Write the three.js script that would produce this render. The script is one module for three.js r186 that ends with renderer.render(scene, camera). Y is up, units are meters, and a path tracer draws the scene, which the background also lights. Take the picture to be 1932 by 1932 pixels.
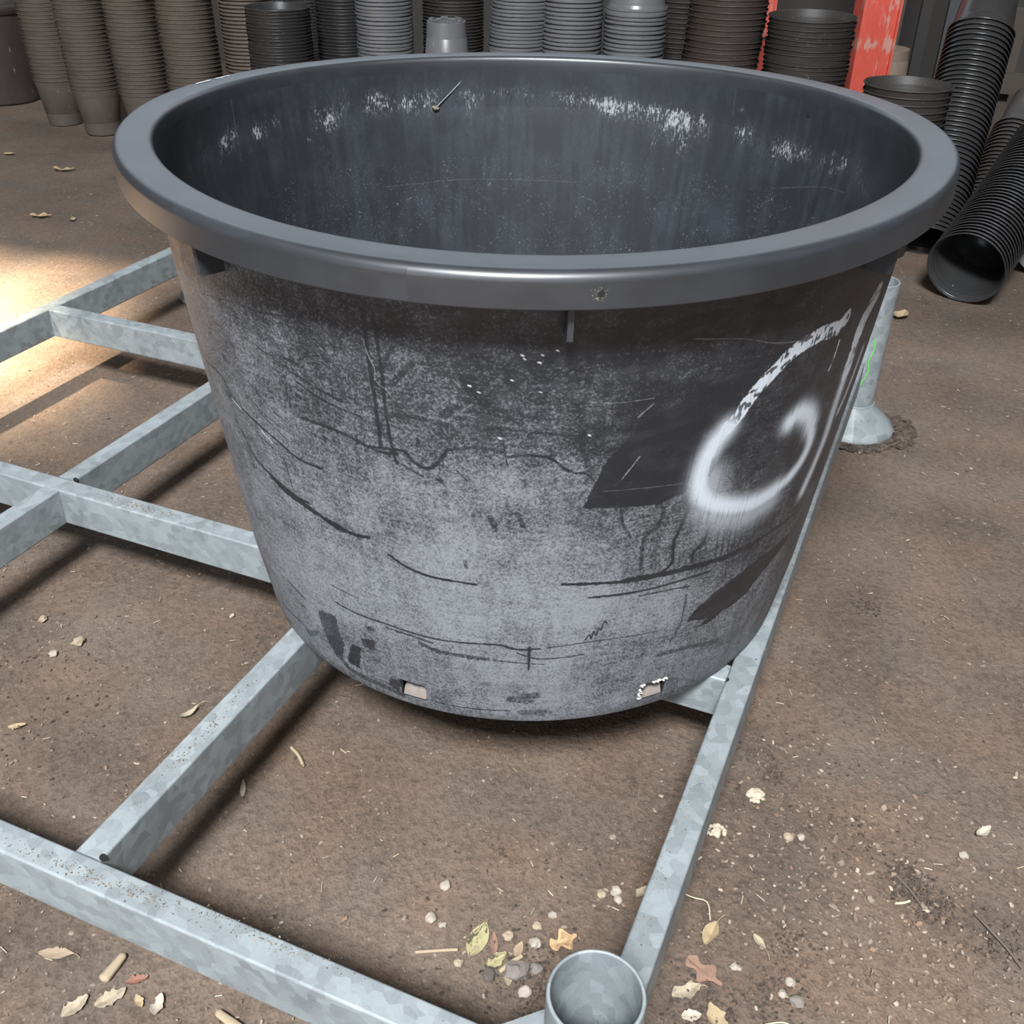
import * as THREE from 'three';
import { mergeGeometries } from 'three/addons/utils/BufferGeometryUtils.js';
import { RectAreaLightUniformsLib } from 'three/addons/lights/RectAreaLightUniformsLib.js';

// ---------------------------------------------------------------- camera, light, exposure
const scene = new THREE.Scene();
const FLOOR = -0.25;                                   // the tops of the steel beams are y = 0
const camera = new THREE.PerspectiveCamera(52.459, 1, 0.05, 60);
camera.position.set(0.3581, 1.2984, 1.8245);
camera.up.set(-0.13159, 0.83892, -0.5281);
camera.lookAt(0.3581 - 0.17331, 1.2984 - 0.544, 1.8245 - 0.82099);
scene.background = new THREE.Color(0.80, 0.90, 1.0);
scene.backgroundIntensity = 1.7;                         // hazy sky, seen from within over the low back wall and through the door
RectAreaLightUniformsLib.init();
const roofLight = new THREE.RectAreaLight(new THREE.Color(0.93, 0.97, 1.0), 200, 2.3, 2.3);   // translucent sheet in the roof, behind the camera
roofLight.position.set(0.45, 8.87, 7.2);
roofLight.lookAt(0.45, 0, 7.2);
scene.add(roofLight);
const sun = new THREE.DirectionalLight(new THREE.Color(1.0, 0.83, 0.60), 62);
sun.position.set(-3.55 - 0.42 * 12, FLOOR + 12, -1.12 + 0.30 * 12);
sun.target.position.set(-3.55, FLOOR, -1.12);
sun.castShadow = true; sun.shadow.radius = 8;
sun.shadow.camera.left = -6; sun.shadow.camera.right = 6; sun.shadow.camera.top = 6; sun.shadow.camera.bottom = -6; sun.shadow.camera.far = 30;
scene.add(sun, sun.target);
const renderer = new THREE.WebGLRenderer({ antialias: true });
renderer.toneMapping = THREE.LinearToneMapping;
renderer.toneMappingExposure = 1.34;
renderer.shadowMap.enabled = true;

// ---------------------------------------------------------------- helpers
let seed = 20240611;
const rnd = () => { seed = (seed * 1664525 + 1013904223) >>> 0; return seed / 4294967296; };
const rr = (a, b) => a + (b - a) * rnd();
const clamp = (x, a = 0, b = 1) => Math.min(b, Math.max(a, x));
const sstep = (a, b, x) => { const t = clamp((x - a) / (b - a)); return t * t * (3 - 2 * t); };
const hash = (x, y, s) => { let h = Math.imul(x, 374761393) ^ Math.imul(y, 668265263) ^ Math.imul(s, 2147483647 ^ 0x5bd1e995); h = Math.imul(h ^ (h >>> 13), 1274126177); h ^= h >>> 16; return (h >>> 0) / 4294967296; };
function vn(x, y, s = 0, px = 0, py = 0) {               // value noise, periodic when px, py are given
  let xi = Math.floor(x), yi = Math.floor(y); const fx = x - xi, fy = y - yi;
  let x1 = xi + 1, y1 = yi + 1;
  if (px) { xi = ((xi % px) + px) % px; x1 = ((x1 % px) + px) % px; yi = ((yi % py) + py) % py; y1 = ((y1 % py) + py) % py; }
  const u = fx * fx * (3 - 2 * fx), v = fy * fy * (3 - 2 * fy);
  const a = hash(xi, yi, s), b = hash(x1, yi, s), c = hash(xi, y1, s), d = hash(x1, y1, s);
  return a + (b - a) * u + (c - a) * v + (a - b - c + d) * u * v;
}
const fbm = (x, y, s, n = 4) => { let t = 0, a = 0.5, k = 0; for (let i = 0; i < n; i++) { t += a * vn(x, y, s + i); k += a; x *= 2.03; y *= 2.03; a *= 0.55; } return t / k; };
const s8 = (c) => { c = clamp(c); return Math.round(255 * (c <= 0.0031308 ? 12.92 * c : 1.055 * Math.pow(c, 1 / 2.4) - 0.055)); };
function dataTex(w, h, fn, srgb = true, wrap = THREE.RepeatWrapping) {   // fn(i, j) gives linear r, g, b
  const d = new Uint8Array(w * h * 4);
  for (let j = 0, k = 0; j < h; j++) for (let i = 0; i < w; i++, k += 4) {
    const c = fn(i, j);
    if (srgb) { d[k] = s8(c[0]); d[k + 1] = s8(c[1]); d[k + 2] = s8(c[2]); } else { d[k] = 255 * clamp(c[0]); d[k + 1] = 255 * clamp(c[1]); d[k + 2] = 255 * clamp(c[2]); }
    d[k + 3] = 255;
  }
  const t = new THREE.DataTexture(d, w, h); t.magFilter = t.minFilter = THREE.LinearFilter; t.wrapS = t.wrapT = wrap;
  if (srgb) t.colorSpace = THREE.SRGBColorSpace; t.needsUpdate = true; return t;
}
const lin = (r, g, b) => new THREE.Color().setRGB(r, g, b);
const std = (r, g, b, rough = 0.8, metal = 0, extra = {}) => new THREE.MeshStandardMaterial({ color: lin(r, g, b), roughness: rough, metalness: metal, side: THREE.DoubleSide, ...extra });
const names = {};
const numbered = (n) => { const k = names[n] = (names[n] ?? -1) + 1; return k ? n + '_' + String(k).padStart(3, '0') : n; };
function shade(o) { o.traverse((m) => { if (m.isMesh) { m.castShadow = true; m.receiveShadow = true; } }); return o; }
function top(o, name, label, category, group, kind) {
  o.name = numbered(name); scene.add(o); shade(o);
  if (label) o.userData.label = label;
  if (category) o.userData.category = category;
  if (group) o.userData.group = group;
  if (kind) o.userData.kind = kind;
  return o;
}
function part(parent, name, geo, mat) { const m = new THREE.Mesh(geo, mat); m.name = name; m.castShadow = m.receiveShadow = true; parent.add(m); return m; }
function geom(pos, uv, idx) {
  const g = new THREE.BufferGeometry();
  g.setAttribute('position', new THREE.Float32BufferAttribute(pos, 3));
  if (uv) g.setAttribute('uv', new THREE.Float32BufferAttribute(uv, 2));
  g.setIndex(idx); g.computeVertexNormals(); return g;
}
const ORD1 = ['', 'first', 'second', 'third', 'fourth', 'fifth', 'sixth', 'seventh', 'eighth', 'ninth', 'tenth', 'eleventh', 'twelfth', 'thirteenth', 'fourteenth', 'fifteenth', 'sixteenth', 'seventeenth', 'eighteenth', 'nineteenth'];
const TENS = ['', '', 'twent', 'thirt', 'fort', 'fift', 'sixt', 'sevent', 'eight', 'ninet'];
const ord = (n) => n < 20 ? ORD1[n] : n % 10 ? TENS[Math.floor(n / 10)] + 'y-' + ORD1[n % 10] : TENS[n / 10] + 'ieth';

// ---------------------------------------------------------------- floor
const FT = 2048, FM = 1.7;                                // texture side in pixels, metres
const chipMask = new Float32Array(FT * FT);
for (let n = 0; n < 4200; n++) {                         // pale straw bits and grit pressed into the soil
  const cx = rnd() * FT, cy = rnd() * FT, a = rnd() * 6.28, big = rnd() < 0.12, L = (big ? rr(3, 7) : rr(1, 3.4)), w = L * rr(0.28, 0.8), v = rr(0.35, 1) * (rnd() < 0.3 ? -0.8 : 1);
  const ca = Math.cos(a), sa = Math.sin(a), R = Math.ceil(L + 2);
  for (let y = -R; y <= R; y++) for (let x = -R; x <= R; x++) {
    const p = (x * ca + y * sa) / L, q = (-x * sa + y * ca) / w, d = p * p + q * q;
    if (d < 1) { const i = ((Math.floor(cy) + y + FT) % FT) * FT + ((Math.floor(cx) + x + FT) % FT); chipMask[i] = v * (1 - d * d * 0.6); }
  }
}
const floorHeight = new Float32Array(FT * FT);
const floorMap = dataTex(FT, FT, (i, j) => {
  const x = i / FT, y = j / FT;
  const lo = vn(x * 9, y * 9, 3, 9, 9) * 0.5 + vn(x * 23, y * 23, 4, 23, 23) * 0.3 + vn(x * 61, y * 61, 5, 61, 61) * 0.2;
  const mid = vn(x * 190, y * 190, 6, 190, 190), hi = vn(x * 620, y * 620, 7, 620, 620), vh = hash(i, j, 9);
  const grit = hi * 0.6 + vh * 0.4;
  let t = 0.60 + 0.34 * (lo - 0.5) + 0.26 * (mid - 0.5) + 0.46 * (grit - 0.5);
  const pit = sstep(0.80, 0.95, mid * 0.6 + hi * 0.4); t *= 1 - 0.55 * pit;
  const c = chipMask[j * FT + i];
  floorHeight[j * FT + i] = 0.35 * mid + 0.3 * hi + 0.15 * lo + 0.3 * Math.abs(c);
  let r = 0.172 * t, g = 0.121 * t, b = 0.0885 * t;
  const warm = vn(x * 14, y * 14, 11, 14, 14) - 0.5; r *= 1 + 0.14 * warm; b *= 1 - 0.12 * warm;
  if (c > 0) { const k = c * 0.75; r += (0.34 - r) * k; g += (0.27 - g) * k; b += (0.21 - b) * k; } else if (c < 0) { const k = 1 + 0.75 * c; r *= k; g *= k; b *= k; }
  return [r, g, b];
});
const floorBump = dataTex(1024, 1024, (i, j) => { const h = floorHeight[(j * 2) * FT + i * 2]; return [h, h, h]; }, false);
const matFloor = new THREE.MeshStandardMaterial({ map: floorMap, bumpMap: floorBump, bumpScale: 0.006, roughness: 0.96, vertexColors: true });
{
  const X0 = -9, X1 = 5, Z0 = -8, Z1 = 14, NX = 280, NZ = 440, pos = [], uv = [], col = [], idx = [];
  for (let j = 0; j <= NZ; j++) for (let i = 0; i <= NX; i++) {
    const x = X0 + (X1 - X0) * i / NX, z = Z0 + (Z1 - Z0) * j / NZ;
    pos.push(x, FLOOR + 0.008 * (fbm(x * 2.1, z * 2.1, 31, 3) - 0.5), z); uv.push(x / FM, z / FM);
    const a = fbm(x * 0.9 + 5, z * 0.9, 41, 4), b = fbm(x * 2.7, z * 2.7 + 9, 47, 3);     // bare trodden earth, dusty and damp patches
    const k = 1 + 0.55 * (a - 0.5) + 0.5 * (b - 0.5), w = 0.10 * (fbm(x * 0.6, z * 0.6, 53, 2) - 0.5);
    col.push(k * (1 + w), k, k * (1 - w));
  }
  for (let j = 0; j < NZ; j++) for (let i = 0; i < NX; i++) { const a = j * (NX + 1) + i, b = a + 1, c = a + NX + 1, d = c + 1; idx.push(a, c, b, b, c, d); }
  const g = geom(pos, uv, idx); g.setAttribute('color', new THREE.Float32BufferAttribute(col, 3));
  top(new THREE.Mesh(g, matFloor), 'floor', 'trodden brown earth floor strewn with grit and straw', 'floor', null, 'structure');
}
// ---------------------------------------------------------------- the open shed round it
const matWall = std(0.05, 0.045, 0.04, 0.9), matRoof = std(0.20, 0.19, 0.18, 0.9);
const wallBox = (name, label, x0, x1, y0, y1, z0, z1, cat) => {
  const m = new THREE.Mesh(new THREE.BoxGeometry(x1 - x0, y1 - y0, z1 - z0), matWall); m.position.set((x0 + x1) / 2, (y0 + y1) / 2, (z0 + z1) / 2);
  return top(m, name, label, cat, null, 'structure');
};
wallBox('wall_back', 'dark boarded wall behind the pot stacks', -9, 5, FLOOR - 0.1, 2.7, -6.7, -6.5, 'wall');
wallBox('wall_back', 'upper part of the back wall above the open strip', -9, 5, 5.4, 9.0, -6.7, -6.5, 'wall');
wallBox('wall_right', 'dark side wall of the shed on the right', 4.6, 4.8, FLOOR - 0.1, 9.0, -6.5, 9.5, 'wall');
wallBox('wall_left', 'dark side wall of the shed on the left', -8.9, -8.7, FLOOR - 0.1, 9.0, -6.5, 9.5, 'wall');
wallBox('wall_front', 'wall behind the photographer, left of the doorway', -8.9, -6.5, FLOOR - 0.1, 9.0, 9.3, 9.5, 'wall'); wallBox('wall_front', 'wall behind the photographer, right of the doorway', 4.2, 4.8, FLOOR - 0.1, 9.0, 9.3, 9.5, 'wall'); wallBox('wall_front', 'wall above the doorway behind the photographer', -6.5, 4.2, 4.4, 9.0, 9.3, 9.5, 'wall');
{
  const s = new THREE.Shape([[-8.9, -6.7], [4.8, -6.7], [4.8, 9.5], [-8.9, 9.5]].map(([x, z]) => new THREE.Vector2(x, z)));
  const hole = (x0, x1, z0, z1) => s.holes.push(new THREE.Path([[x0, z0], [x0, z1], [x1, z1], [x1, z0]].map(([x, z]) => new THREE.Vector2(x, z))));
  hole(-0.7, 1.6, 6.05, 8.35);                         // roof light
  const hy = 9.0 - FLOOR;                                // a missing roof sheet that lets the sun through
  s.holes.push(new THREE.Path([[-2.26, -1.72], [-5.0, -1.72], [-4.8, -0.35], [-1.80, -0.55]].map(([x, z]) => new THREE.Vector2(x - 0.42 * hy, z + 0.30 * hy))));
  const g = new THREE.ExtrudeGeometry(s, { depth: 0.08, bevelEnabled: false }); g.rotateX(Math.PI / 2);
  const m = new THREE.Mesh(g, matRoof); m.position.y = 9.08;
  top(m, 'ceiling', 'high sheeted shed roof', 'ceiling', null, 'structure');
  const w = new THREE.Mesh(new THREE.BoxGeometry(2.3, 0.03, 2.3), new THREE.MeshStandardMaterial({ color: 0xffffff, emissive: lin(0.93, 0.97, 1), emissiveIntensity: 6 }));
  w.position.set(0.45, 8.94, 7.2); top(w, 'window_1', 'translucent roof light sheet', 'roof light', null, 'structure');
}
// ---------------------------------------------------------------- the tub
// marks seen on the tub, each [kind, width in metres, strength, angle in degrees, height in metres, angle, height, ...]
const STROKES = [["w",0.026,1,58.34,0.7207,56.71,0.7113,51.46,0.7152,46.79,0.7058,43.69,0.6829,40.89,0.6556,39.14,0.6241,37.74,0.6066],
["s",0.0287,1,37.74,0.6066,36.22,0.5832,35.4,0.5525,35.36,0.5154,36.56,0.4861,39.69,0.4608,43.77,0.4421,48.42,0.433,52.77,0.4375],
["s",0.0202,1,52.77,0.4375,56.4,0.4496,58.87,0.4714,59.54,0.5011,58.09,0.5362],
["s",0.0292,1,58.09,0.5362,55.98,0.5636,52.77,0.581,50.84,0.5734],
["s",0.0471,0.5,36.57,0.518,38.07,0.4647,41.98,0.4339,47.37,0.4188,52.09,0.4219],
["s",0.0076,0.9,50.84,0.5734,50.41,0.5645],
["w",0.0392,1,69.8,0.7212,67.46,0.7042,66.05,0.6781,66.3,0.6393,66.23,0.6037],
["s",0.0228,0.9,66.23,0.6037,66.17,0.5671,66.21,0.529,66.63,0.4748,65.6,0.4291,63.98,0.3815],
["s",0.0138,0.8,72.78,0.6131,72.23,0.5721,71.29,0.5349,69.87,0.5123],
["w",0.003,1,58.4,0.6847,58.43,0.6662,58.25,0.6469,57.89,0.6352],
["d",0.006,0.85,-7.27,0.7984,-7.42,0.7516,-7.35,0.67,-7.47,0.5852],
["d",0.0052,0.85,-6.13,0.7933,-5.94,0.7268,-6.06,0.6399,-5.8,0.5802,-5.42,0.5619],
["p",0.0014,1,-7.74,0.7548,-7.56,0.7393,-6.79,0.7144,-6.85,0.6951,-5.56,0.6832,-4.73,0.6699],
["d",0.0045,0.8,-49.36,0.5684,-41.29,0.5773,-39.28,0.5491,-34.33,0.5392,-27.31,0.5231,-23.17,0.5083,-18.3,0.5083],
["p",0.0035,0.8,-38.98,0.5455,-36.47,0.5395],
["p",0.0034,0.8,-31.09,0.5238,-28.7,0.5118],
["d",0.0021,0.6,-33.9,0.5854,-28.9,0.5634,-24.78,0.554],
["d",0.0019,0.6,-33.56,0.5748,-28.52,0.5552,-24.44,0.5357],
["d",0.0019,0.5,-36.76,0.5606,-32.96,0.5152,-27.44,0.4996],
["d",0.0018,0.5,-31.31,0.6107,-26.35,0.5814,-22.66,0.5677],
["d",0.0031,0.6,-19.37,0.6547,-16.15,0.6412,-12.4,0.6331,-9.82,0.6296],
["d",0.0048,0.6,-19.55,0.6675,-15.43,0.6548,-12.16,0.6474],
["d",0.0059,0.7,-19.88,0.593,-16.0,0.5932,-12.3,0.5893,-10.11,0.5821,-7.39,0.5758,-5.43,0.5788],
["d",0.0049,0.8,-38.6,0.4883,-35.86,0.4488,-30.45,0.4326,-25.6,0.4234,-22.87,0.4221],
["d",0.0023,0.5,-48.34,0.453,-42.96,0.4123,-35.59,0.3954],
["d",0.003,0.5,-26.68,0.4928,-26.24,0.4555,-26.17,0.4262],
["d",0.0025,0.4,-40.26,0.721,-30.2,0.7441,-24.06,0.7482,-18.59,0.7593],
["d",0.0027,0.4,-26.46,0.6888,-22.62,0.6764,-19.37,0.6747],
["d",0.0057,0.5,-20.5,0.6883,-18.62,0.686],
["d",0.0026,0.5,-18.2,0.694,-16.33,0.7065,-14.5,0.7122],
["d",0.0109,0.95,-31.5,0.4331,-27.63,0.4192,-22.96,0.4113,-19.12,0.4013,-16.58,0.397],
["d",0.0061,0.9,-16.58,0.397,-14.39,0.3953,-11.92,0.3997],
["d",0.0042,0.95,-8.97,0.3752,-6.91,0.3615,-4.59,0.3526,-1.8,0.3473,1.41,0.3466,4.32,0.3453],
["d",0.0036,0.85,-22.26,0.2118,-17.65,0.2083,-12.15,0.2098,-6.89,0.2066,-2.17,0.205,3.37,0.2086,7.76,0.2112,9.45,0.2035,12.64,0.2012],
["d",0.005,0.5,-11.71,0.2008,-7.52,0.1989,-3.56,0.1937],
["d",0.0087,0.5,-5.76,0.1867,-3.19,0.1762,1.97,0.1743,5.74,0.1734],
["d",0.0136,0.45,-26.14,0.0612,-22.94,0.035,-17.48,0.0317,-11.2,0.0281],
["d",0.0032,0.6,-4.67,0.0324,1.13,0.0319,9.5,0.0367],
["d",0.003,0.4,-21.99,0.2515,-16.54,0.2486],
["d",0.0086,0.5,6.56,0.485,7.33,0.4625],
["d",0.0067,0.5,2.85,0.3925,3.02,0.3802],
["d",0.0034,0.8,12.46,0.2085,12.48,0.1521],
["d",0.0038,0.8,-36.42,0.1807,-31.51,0.1672],
["d",0.0027,0.7,-35.27,0.1444,-31.47,0.1419],
["d",0.004,0.6,-45.3,0.0703,-36.46,0.0753,-32.58,0.0691],
["d",0.0064,0.5,10.12,0.4936,10.94,0.4708],
["d",0.0179,0.4,9.49,0.0718,12.97,0.069],
["d",0.0032,0.8,4.13,0.2091,8.11,0.2104,10.75,0.2022,14.17,0.2048],
["d",0.0021,0.7,15.21,0.2065,22.64,0.2148,29.69,0.2125,34.86,0.2097],
["d",0.0027,0.7,10.49,0.194,13.45,0.1805,17.49,0.1809,21.27,0.1848],
["d",0.0027,0.6,6.73,0.1723,10.79,0.1696,14.86,0.1658],
["d",0.0032,0.8,12.33,0.2028,12.45,0.1535],
["d",0.006,0.95,16.86,0.3511,21.38,0.3482,26.48,0.3443],
["d",0.0114,0.95,26.46,0.3461,31.85,0.3434,37.72,0.3408,44.41,0.3352,50.11,0.3341],
["d",0.0054,0.9,50.11,0.3341,56.65,0.3371,64.31,0.3323],
["d",0.0046,0.8,21.16,0.3179,26.84,0.3165,32.32,0.3162,36.69,0.3178,41.85,0.3157],
["d",0.0031,0.7,29.15,0.3052,33.99,0.3036,38.39,0.2969],
["d",0.0061,0.8,34.31,0.4759,33.9,0.4418,33.18,0.4077,33.7,0.3651,32.32,0.3483],
["d",0.006,0.5,30.28,0.4839,30.03,0.4526,28.14,0.4279,28.53,0.3658],
["d",0.0063,0.7,39.04,0.428,38.76,0.3889,37.3,0.3737,37.47,0.3523],
["d",0.0047,0.5,23.94,0.4942,24.51,0.4647,26.06,0.4358],
["d",0.0025,0.55,41.27,0.4131,42.19,0.341],
["d",0.0025,0.55,42.5,0.4128,43.39,0.3443],
["d",0.0026,0.55,43.78,0.4121,44.63,0.3473],
["d",0.0026,0.55,45.11,0.4111,45.91,0.35],
["d",0.0026,0.55,46.49,0.4097,47.23,0.3523],
["d",0.0026,0.55,47.94,0.4079,48.61,0.3542],
["d",0.0026,0.55,49.47,0.4056,50.06,0.3558],
["d",0.0026,0.55,51.08,0.4028,51.58,0.3568],
["d",0.0027,0.55,52.8,0.3994,53.2,0.3572],
["d",0.0027,0.55,54.65,0.3951,54.92,0.357],
["d",0.0027,0.55,56.67,0.3899,56.77,0.356],
["d",0.0027,0.55,58.89,0.3835,58.8,0.3539],
["d",0.0024,0.8,21.37,0.2207,21.94,0.2317,22.31,0.2213,22.54,0.2385,23.05,0.2279,23.28,0.245,23.73,0.2403,24.07,0.2589,24.53,0.2542],
["d",0.0196,0.4,9.76,0.0708,13.79,0.0815],
["d",0.017,0.35,11.87,0.0334,16.38,0.0328],
["d",0.0032,0.5,38.19,0.2774,38.43,0.2079,37.19,0.1731],
["d",0.0111,0.4,35.41,0.1474,42.56,0.1377,49.24,0.1161],
["d",0.0053,0.7,-8.81,0.5805,-4.5,0.5858,-3.22,0.5705,-1.06,0.5633,0.86,0.5869,1.3,0.5981],
["d",0.0061,0.45,1.51,0.601,5.26,0.609,7.99,0.6039],
["d",0.0024,0.6,8.36,0.6246,8.62,0.5966,8.9,0.5785],
["d",0.0045,0.7,8.9,0.5968,11.62,0.6006,14.0,0.5955,15.93,0.5767,17.1,0.5694,18.63,0.567,19.49,0.5555],
["d",0.0081,0.4,-5.92,0.6432,-1.96,0.6474,1.73,0.6418],
["d",0.004,0.4,3.56,0.6446,8.01,0.6443,12.42,0.6388,16.9,0.6328],
["d",0.0038,0.5,-4.75,0.5613,-2.39,0.5482],
["d",0.0033,0.5,2.48,0.5659,3.75,0.549],
["d",0.0058,0.5,-4.19,0.7523,-5.62,0.7203],
["d",0.0077,0.5,-2.0,0.7324,-4.76,0.6943],
["d",0.0173,0.4,4.19,0.7192,6.14,0.6816],
["d",0.0187,0.35,9.67,0.7739,13.04,0.72],
["d",0.0117,0.4,17.11,0.684,17.96,0.6093,19.21,0.5665],
["d",0.0037,0.6,-2.26,0.6117,-2.13,0.6043],
["d",0.0051,0.6,-0.2,0.5448,0.39,0.5433],
["d",0.0118,0.35,2.6,0.6725,1.26,0.6558],
["d",0.0095,0.35,8.55,0.7344,9.39,0.7075],
["p",0.0026,1,10.5,0.7528,10.73,0.7516],
["p",0.0026,1,12.13,0.7478,12.37,0.7465],
["p",0.0026,1,14.03,0.7651,14.26,0.7638],
["p",0.0027,1,4.41,0.7091,4.64,0.708],
["p",0.0027,1,9.14,0.7212,9.37,0.72],
["p",0.0026,1,12.43,0.7586,12.66,0.7574],
["p",0.0026,1,10.25,0.7581,10.48,0.7569],
["p",0.0027,1,5.49,0.6998,5.73,0.6986],
["p",0.0027,1,12.42,0.7038,12.66,0.7024],
["p",0.0028,1,18.43,0.6331,18.7,0.6313],
["p",0.0028,1,7.82,0.628,8.07,0.6266],
["p",0.0012,0.6,17.96,0.687,21.0,0.6821,25.95,0.6838],
["p",0.0017,0.45,29.6,0.7663,36.85,0.7513,42.21,0.7313,47.66,0.7192],
["p",0.0014,0.4,20.99,0.5324,28.02,0.5282,32.37,0.5239],
["p",0.0019,0.4,25.33,0.5882,23.3,0.5494],
["p",0.0022,0.3,25.97,0.6747,24.29,0.6555],
["p",0.0015,0.8,-47.09,0.7704,-48.86,0.7593,-46.0,0.7639],
["p",0.0015,0.8,-50.81,0.7029,-55.39,0.6737,-52.55,0.6731],
["p",0.0014,0.8,-43.15,0.7726,-43.6,0.7667,-41.93,0.768],
["p",0.0014,0.8,-40.57,0.7462,-41.71,0.7311,-40.9,0.7229],
["p",0.0015,0.8,-49.68,0.727,-47.5,0.7231,-50.41,0.7002],
["p",0.0014,0.8,-43.11,0.7845,-43.4,0.7722,-44.07,0.7583],
["p",0.0016,0.8,-55.4,0.6861,-50.48,0.6928,-53.44,0.669],
["p",0.0014,0.8,-44.31,0.7599,-45.47,0.7482,-43.76,0.7465],
["p",0.0015,0.8,-52.65,0.7033,-49.98,0.7093,-49.69,0.7064],
["p",0.0015,0.8,-49.49,0.7338,-46.15,0.7388,-48.29,0.7242],
["p",0.0015,0.8,-50.54,0.7382,-50.04,0.7314,-47.0,0.7337],
["p",0.0015,0.8,-49.88,0.7181,-46.26,0.723,-47.5,0.7099],
["p",0.0015,0.8,-49.69,0.7643,-47.22,0.7633,-46.22,0.7573],
["p",0.0015,0.8,-48.77,0.7498,-50.01,0.7383,-46.01,0.7453],
["p",0.0015,0.8,-44.05,0.7295,-42.86,0.723,-45.69,0.7014],
["p",0.0015,0.8,-55.73,0.7281,-59.44,0.7029],
["p",0.0014,0.8,-39.51,0.7631,-40.55,0.7529,-39.66,0.7494],
["p",0.0014,0.8,-43.78,0.7794,-43.42,0.7694,-41.84,0.7635],
["p",0.0015,0.8,-52.11,0.7572,-50.42,0.7535,-47.45,0.7543],
["p",0.0014,0.8,-46.05,0.7743,-48.07,0.7595,-47.09,0.7549],
["p",0.0015,0.8,-50.72,0.7613,-50.9,0.7519,-46.85,0.7573],
["p",0.0016,0.8,-57.46,0.7079,-51.16,0.7072],
["p",0.0015,0.8,-46.11,0.7301,-45.27,0.7211,-44.29,0.7126],
["p",0.0015,0.8,-49.34,0.7426,-48.97,0.7374,-45.99,0.7416],
["p",0.0014,0.8,-41.05,0.7444,-41.66,0.738,-40.62,0.7374]];
const CLEAN = [[0.95,18.65,0.5033,19.6,0.5386,20.95,0.5856,23.59,0.6228,26.5,0.6519,29.76,0.6731,33.27,0.6871,38.07,0.6991,38.15,0.6524,36.25,0.6182,33.87,0.6073,33.64,0.5666,33.24,0.5057,29.29,0.4936,24.35,0.4974],[0.95,39.9,0.2097,40.61,0.2299,43.85,0.2538,48.25,0.2706,54.1,0.2856,59.13,0.2846,64.19,0.2897,64.91,0.2673,60.67,0.254,57.2,0.2356,54.35,0.2092,51.06,0.1996,47.8,0.1968,45.09,0.1825,42.81,0.1844,44.5,0.1971],[0.6,-27.96,0.1626,-23.17,0.1748,-23.16,0.1455,-22.85,0.1045,-24.61,0.0582,-26.66,0.0581,-27.59,0.0805,-28.18,0.1123],[0.75,-20.69,0.1166,-18.51,0.1204,-20.55,0.0529,-23.47,0.0568],[0.55,-17.85,0.149,-14.83,0.156,-15.36,0.1285,-18.02,0.1269],[0.6,-13.42,0.0648,-10.83,0.0682,-12.08,0.0328,-13.86,0.0416],[0.5,-35.18,0.068,-29.48,0.1004,-31.28,0.0774,-34.96,0.0495],[0.5,-16.47,0.1869,-14.58,0.1884,-14.29,0.1787,-16.0,0.1782]];
const DUST = [-27.8,0.759,0.42,-13.5,0.772,0.3,-3.3,0.765,0.32,5.7,0.771,0.22,11.4,0.751,0.2,22.9,0.769,0.1,36.1,0.784,0.08,53.3,0.695,0.08,-32.6,0.529,0.56,-12.3,0.61,0.46,-1.1,0.639,0.42,8.5,0.652,0.36,17.8,0.652,0.25,27.8,0.639,0.06,40.4,0.607,0.1,55.3,0.503,0.12,-27.4,0.4,0.66,-5.9,0.507,0.64,8.5,0.533,0.64,17.0,0.563,0.6,24.3,0.525,0.12,-23.8,0.307,0.78,0.9,0.399,0.8,15.8,0.411,0.82,22.8,0.457,0.62,31.3,0.418,0.52,41.7,0.371,0.42,53.7,0.373,0.2,-27.8,0.164,0.76,0.2,0.283,0.86,20.5,0.293,0.87,34.1,0.26,0.8,57.5,0.176,0.62,-23.4,0.082,0.55,-5.8,0.109,0.66,12.8,0.158,0.76,31.0,0.156,0.62,46.4,0.118,0.58,-1.6,0.033,0.62,13.1,0.04,0.8,28.0,0.035,0.66,-34.8,0.685,0.55,-34.1,0.77,0.5,11.3,0.81,0.15,-6.0,0.819,0.2,28.5,0.827,0.1,64.7,0.221,0.5,68.3,0.273,0.4,65.9,0.098,0.62,58.0,0.396,0.3,34.6,0.471,0.45,28.9,0.466,0.5,64.4,0.43,0.25];
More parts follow.
